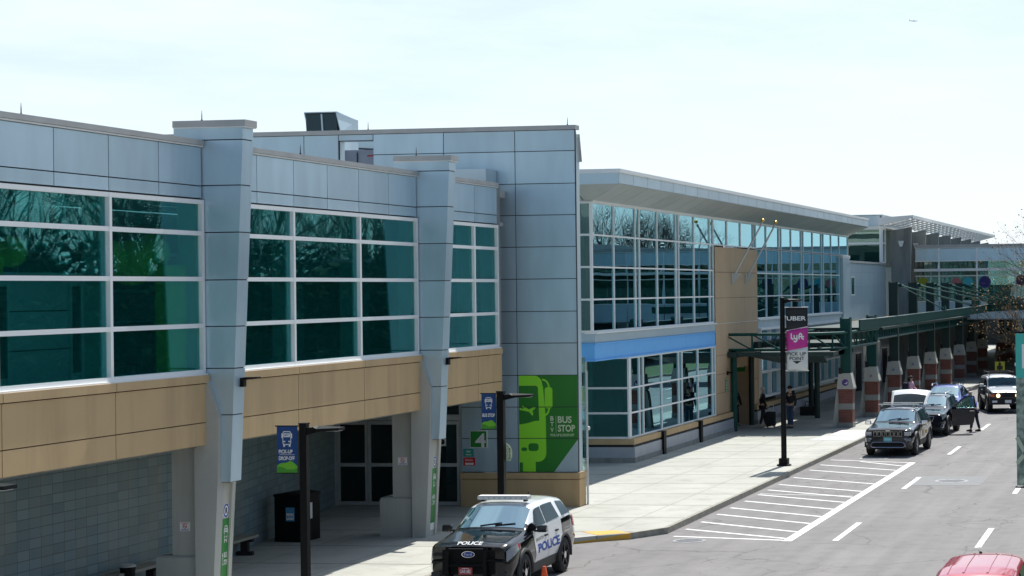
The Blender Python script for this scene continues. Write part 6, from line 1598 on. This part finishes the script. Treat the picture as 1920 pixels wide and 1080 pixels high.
def person(lab, loc, rz, h, top, legs, shoe, hair, lean=0.0, stride=.12, la=(.10, .0), ra=(.10, .0), cap=False, sleeves=True, female=False, bald=False, bag=None):
    """figure facing -Y locally; la / ra = (outward, forward) offset of the hands"""
    t = thing('person', lab, 'person', loc, rz)
    k = h/1.75; sw = .19 if not female else .165
    ln = lambda z: -lean*(max(0, z-.95))          # the trunk bends forward above the hips
    J = {}
    def put(n, x, y, z, r): J[n] = (Vector((x*k, (y + ln(z))*k, z*k)), r*k if not isinstance(r, tuple) else (r[0]*k, r[1]*k))
    put('pel', 0, 0, .95, (.15, .11)); put('wai', 0, 0, 1.12, (.14, .10)); put('che', 0, 0, 1.32, (.165, .115)); put('nek', 0, -.005, 1.475, .055); put('hd0', 0, -.02, 1.56, .07); put('hd1', 0, -.025, 1.66, (.082, .098)); put('hd2', 0, -.02, 1.725, .06)
    hands = {}
    for s, a, nm in ((1, la, 'l'), (-1, ra, 'r')):
        put('sh'+nm, s*sw, 0, 1.42, .062); el = (s*(sw+.05+a[0]*.4), -a[1]*.35+.02, 1.14); put('el'+nm, *el, .045)
        wr_ = (s*(sw+.02+a[0]), -.05-a[1], .90 + a[1]*.5); put('wr'+nm, *wr_, .030); ha = (s*(sw+.02+a[0]), -.07-a[1]*1.15, .82 + a[1]*.45); put('ha'+nm, *ha, (.040, .022)); hands[nm] = J['ha'+nm][0]
        st = stride*s
        put('hp'+nm, s*.09, 0, .88, .088); put('kn'+nm, s*.10, -st*.45-.02, .49, .060); put('an'+nm, s*.10, -st, .09, .042); put('fo'+nm, s*.105, -st-.14, .035, (.040, .03))
    E = [('pel', 'wai'), ('wai', 'che'), ('che', 'nek'), ('nek', 'hd0'), ('hd0', 'hd1'), ('hd1', 'hd2')]
    for nm in 'lr': E += [('che', 'sh'+nm), ('sh'+nm, 'el'+nm), ('el'+nm, 'wr'+nm), ('wr'+nm, 'ha'+nm), ('pel', 'hp'+nm), ('hp'+nm, 'kn'+nm), ('kn'+nm, 'an'+nm), ('an'+nm, 'fo'+nm)]
    g = skin_geo(J, E, 'pel', 1)
    for nm, s in (('l', 1), ('r', -1)):      # five curled fingers on each hand
        c = hands[nm]; d = (c - J['wr'+nm][0]).normalized()
        for f in range(4):
            o_ = Vector((0, (-.027+.018*f)*k, 0)); q = c + d*.03*k + o_; e = q + d*(.035+.008*(f in (1, 2)))*k; g.tube([q, e, e + (d*.02 + Vector((-s*.02, 0, 0)))*k], [.010*k, .009*k, .007*k], 6)
        q = c - d*.015*k + Vector((0, -.03*k, 0)); g.tube([q, q + (d*.03 + Vector((0, -.02, 0)))*k, q + (d*.055 + Vector((-s*.008, -.02, 0)))*k], [.012*k, .010*k, .008*k], 6)
    hc = J['hd1'][0]
    g.add([hc + Vector((-.014, -.092, -.03))*k, hc + Vector((.014, -.092, -.03))*k, hc + Vector((0, -.122, -.035))*k, hc + Vector((0, -.094, .02))*k], [(0, 1, 2), (0, 2, 3), (1, 3, 2), (0, 3, 1)])
    for s in (-1, 1): g.ball(hc + Vector((s*.086, .005, -.01))*k, .026*k, 8)
    g.build('body', M['skin'], t, local=True, smooth=60)
    e_ = MB()
    for s in (-1, 1): e_.ball(hc + Vector((s*.032, -.088, .005))*k, .012*k, 6)
    e_.box(hc.x-.025*k, hc.x+.025*k, hc.y-.094*k, hc.y-.088*k, hc.z-.062*k, hc.z-.054*k); e_.build('face_features', M['hairdark'], t, local=True)
    G = lambda n, f: (J[n][0], tuple(r*f for r in J[n][1]) if isinstance(J[n][1], tuple) else J[n][1]*f)
    tn = {n: G(n, 1.16) for n in ('pel', 'wai', 'che')}; tn['nk'] = (J['nek'][0] - Vector((0, 0, .03*k)), .07*k); te = [('pel', 'wai'), ('wai', 'che'), ('che', 'nk')]
    for nm in 'lr':
        tn['sh'+nm] = G('sh'+nm, 1.2); tn['el'+nm] = G('el'+nm, 1.35); te += [('che', 'sh'+nm), ('sh'+nm, 'el'+nm)]
        if sleeves: tn['wr'+nm] = G('wr'+nm, 1.5); te += [('el'+nm, 'wr'+nm)]
    skin_geo(tn, te, 'pel', 1).build('jacket', top, t, local=True, smooth=60)
    tn = {'pel': G('pel', 1.08)}; te = []
    for nm in 'lr':
        tn['hp'+nm] = G('hp'+nm, 1.14); tn['kn'+nm] = G('kn'+nm, 1.28); tn['an'+nm] = (J['an'+nm][0] + Vector((0, 0, .02*k)), .062*k); te += [('pel', 'hp'+nm), ('hp'+nm, 'kn'+nm), ('kn'+nm, 'an'+nm)]
    skin_geo(tn, te, 'pel', 1).build('trousers', legs, t, local=True, smooth=60)
    for nm in 'lr':
        a = J['an'+nm][0]; f = J['fo'+nm][0]; m_ = MB(); d = (f-a); d.z = 0; d.normalize(); q = Vector((-d.y, d.x, 0)); z0 = 0.0
        m_.tube([a*1 - d*.05*k - Vector((0, 0, a.z-.045*k)), a + d*.05*k - Vector((0, 0, a.z-.05*k)), a + d*.20*k - Vector((0, 0, a.z-.035*k))], [.045*k, .05*k, .03*k], 8); m_.build('shoe', shoe, t, local=True, smooth=50)
    m_ = MB()
    if bald: m_.ball(hc + Vector((0, .025, .005))*k, .092*k, 12, sz=.55)
    else:
        m_.ball(hc + Vector((0, .018, .04))*k, .105*k, 12, sz=.88)
        if female: m_.tube([hc + Vector((0, .07, .05))*k, hc + Vector((0, .105, -.10))*k, hc + Vector((0, .10, -.28))*k], [.09*k, .085*k, .05*k], 10)
    m_.build('hair', hair, t, local=True, smooth=60)
    if cap:
        m_ = MB(); m_.ball(hc + Vector((0, .0, .065))*k, .105*k, 12, sz=.65); m_.box(hc.x-.07*k, hc.x+.07*k, hc.y-.19*k, hc.y-.06*k, hc.z+.055*k, hc.z+.07*k); m_.build('cap', M['cloth_black'], t, local=True, smooth=50)
    return t
grey_hair = mat('white_hair', (.55, .50, .46), .7)
person('person in a bright blue top and dark trousers stepping round the open car door', (-9.66, 85.5, 0), R(-105), 1.78, M['cloth_blue'], M['cloth_navy'], M['shoe'], grey_hair, lean=.28, stride=.16, la=(.10, .05), ra=(.14, .10), bald=True)
person('person in a pale pink jumper with long dark hair by the fourth brick pillar', (-14.47, 99.2, .15), R(70), 1.64, M['cloth_pink'], M['cloth_black'], M['shoe'], M['hairdark'], female=True, la=(.04, .22), ra=(.04, .22), stride=.05)
b = MB(); b.box(-.16, .16, -.09, .09, 0, .46); o = b.build('rucksack', M['cloth_navy'], None, (0, 0, 0)); o.location = (-14.74, 99.12, 1.02); o.rotation_euler = (0, 0, R(70))
bv = o.modifiers.new('bv', 'BEVEL'); bv.width = .05; bv.segments = 3; tag(o, 'navy rucksack on the back of the person in pink', 'rucksack')
person('person in black clothes holding the handle of a black wheeled suitcase', (-19.3, 86.4, .15), R(115), 1.76, M['cloth_black'], M['cloth_black'], M['shoe_pale'], grey_hair, stride=.16, la=(.12, -.05), ra=(.08, .05))
person('person in a dark jacket, jeans and cap standing behind the tall banner post', (-17.88, 85.6, .15), R(-20), 1.84, M['cloth_black'], M['cloth_jeans'], M['shoe'], M['hairdark'], cap=True, la=(.06, .05), ra=(.06, .16), stride=.06)
person('person in black half hidden behind the round green post at the doorway', (-20.78, 87.2, .15), R(40), 1.74, M['cloth_black'], M['cloth_black'], M['shoe_pale'], M['hairdark'], stride=.14)
t = thing('suitcase', 'black wheeled suitcase standing upright beside the person in black', 'suitcase', (-18.88, 86.1, .15))
b = MB(); b.box(-.22, .22, -.13, .13, .06, .70); o = b.build('shell', M['cloth_black'], t, local=True); bv = o.modifiers.new('bv', 'BEVEL'); bv.width = .06; bv.segments = 3
b = MB(); b.tube([(-.10, .10, .68), (-.10, .10, 1.02), (.10, .10, 1.02), (.10, .10, .68)], .012, 6); b.build('handle', M['alu'], t, local=True)
for x in (-.15, .15):
    for y in (-.08, .08):
        b = MB(); b.lathe([(.035, -.015), (.035, .015)], (x, y, .035), 'x', 10); b.build('castor', M['rubber'], t, local=True)

# ------------------------------------------------------------------ light, sky, camera
SUN = Vector((.04, .71, 1.0)).normalized()
el = math.asin(SUN.z); az = math.atan2(SUN.x, SUN.y)
sl_ = bpy.data.lights.new('sun', 'SUN'); sl_.energy = 4.4; sl_.angle = R(.53); sl_.color = (1.0, .965, .90)
so_ = bpy.data.objects.new('sun', sl_); COL.objects.link(so_); so_.rotation_euler = SUN.to_track_quat('Z', 'Y').to_euler(); so_.location = (0, 0, 60)
w = bpy.data.worlds.new('World'); sc.world = w; w.use_nodes = True
nt = w.node_tree; nt.nodes.clear(); out = nt.nodes.new('ShaderNodeOutputWorld'); bg = nt.nodes.new('ShaderNodeBackground')
sky = nt.nodes.new('ShaderNodeTexSky'); sky.sky_type = 'NISHITA'; sky.sun_disc = False; sky.sun_elevation = el; sky.sun_rotation = az; sky.air_density = 1.0; sky.dust_density = 0.8; sky.ozone_density = 1.5
tc = nt.nodes.new('ShaderNodeTexCoord'); mp = nt.nodes.new('ShaderNodeMapping'); mp.inputs['Scale'].default_value = (1.3, 1.3, 7.0); nt.links.new(tc.outputs['Generated'], mp.inputs[0])
# thin high cloud veil
cl = rng(nt, noise(nt, mp.outputs[0], 2.2, 8, .62), .36, .66)
sp = nt.nodes.new('ShaderNodeSeparateXYZ'); nt.links.new(tc.outputs['Generated'], sp.inputs[0])
fwd = rng(nt, sp.outputs[1], -.45, .75)
hz = mth(nt, 'MULTIPLY', rng(nt, sp.outputs[2], .0, .16, .85, 0), 1.0)
veil = mth(nt, 'MULTIPLY', mth(nt, 'MULTIPLY_ADD', cl, .72, .26, True), fwd)
veil = mth(nt, 'MAXIMUM', veil, mth(nt, 'MULTIPLY', hz, fwd))
mixed = mixc(nt, veil, sky.outputs[0], (7.75, 8.75, 9.7))
nt.links.new(mixed, bg.inputs[0]); bg.inputs[1].default_value = .09
nt.links.new(bg.outputs[0], out.inputs[0])

F_, PXX, ROLL = 3700.0, 1730.0, .0115
cam = bpy.data.cameras.new('camera'); co = bpy.data.objects.new('camera', cam); COL.objects.link(co)
cam.sensor_width = 36; cam.lens = F_/1920*36; cam.shift_x = -(PXX-960)/1920; cam.shift_y = -(540-539)/1920*1.0
cam.clip_start = .5; cam.clip_end = 20000
A_ = math.atan(515/3700.)
co.matrix_world = Matrix.Translation((0, 0, 6.3)) @ Matrix.Rotation(A_, 4, 'Z') @ Matrix.Rotation(R(90), 4, 'X') @ Matrix.Rotation(-ROLL, 4, 'Z')
sc.camera = co
sc.render.engine = 'CYCLES'; sc.cycles.max_bounces = 8; sc.cycles.transparent_max_bounces = 12; sc.cycles.use_denoising = True
sc.cycles.glossy_bounces = 4
sc.view_settings.view_transform = 'Standard'; sc.view_settings.look = 'None'; sc.view_settings.exposure = .48; sc.view_settings.gamma = 1.0
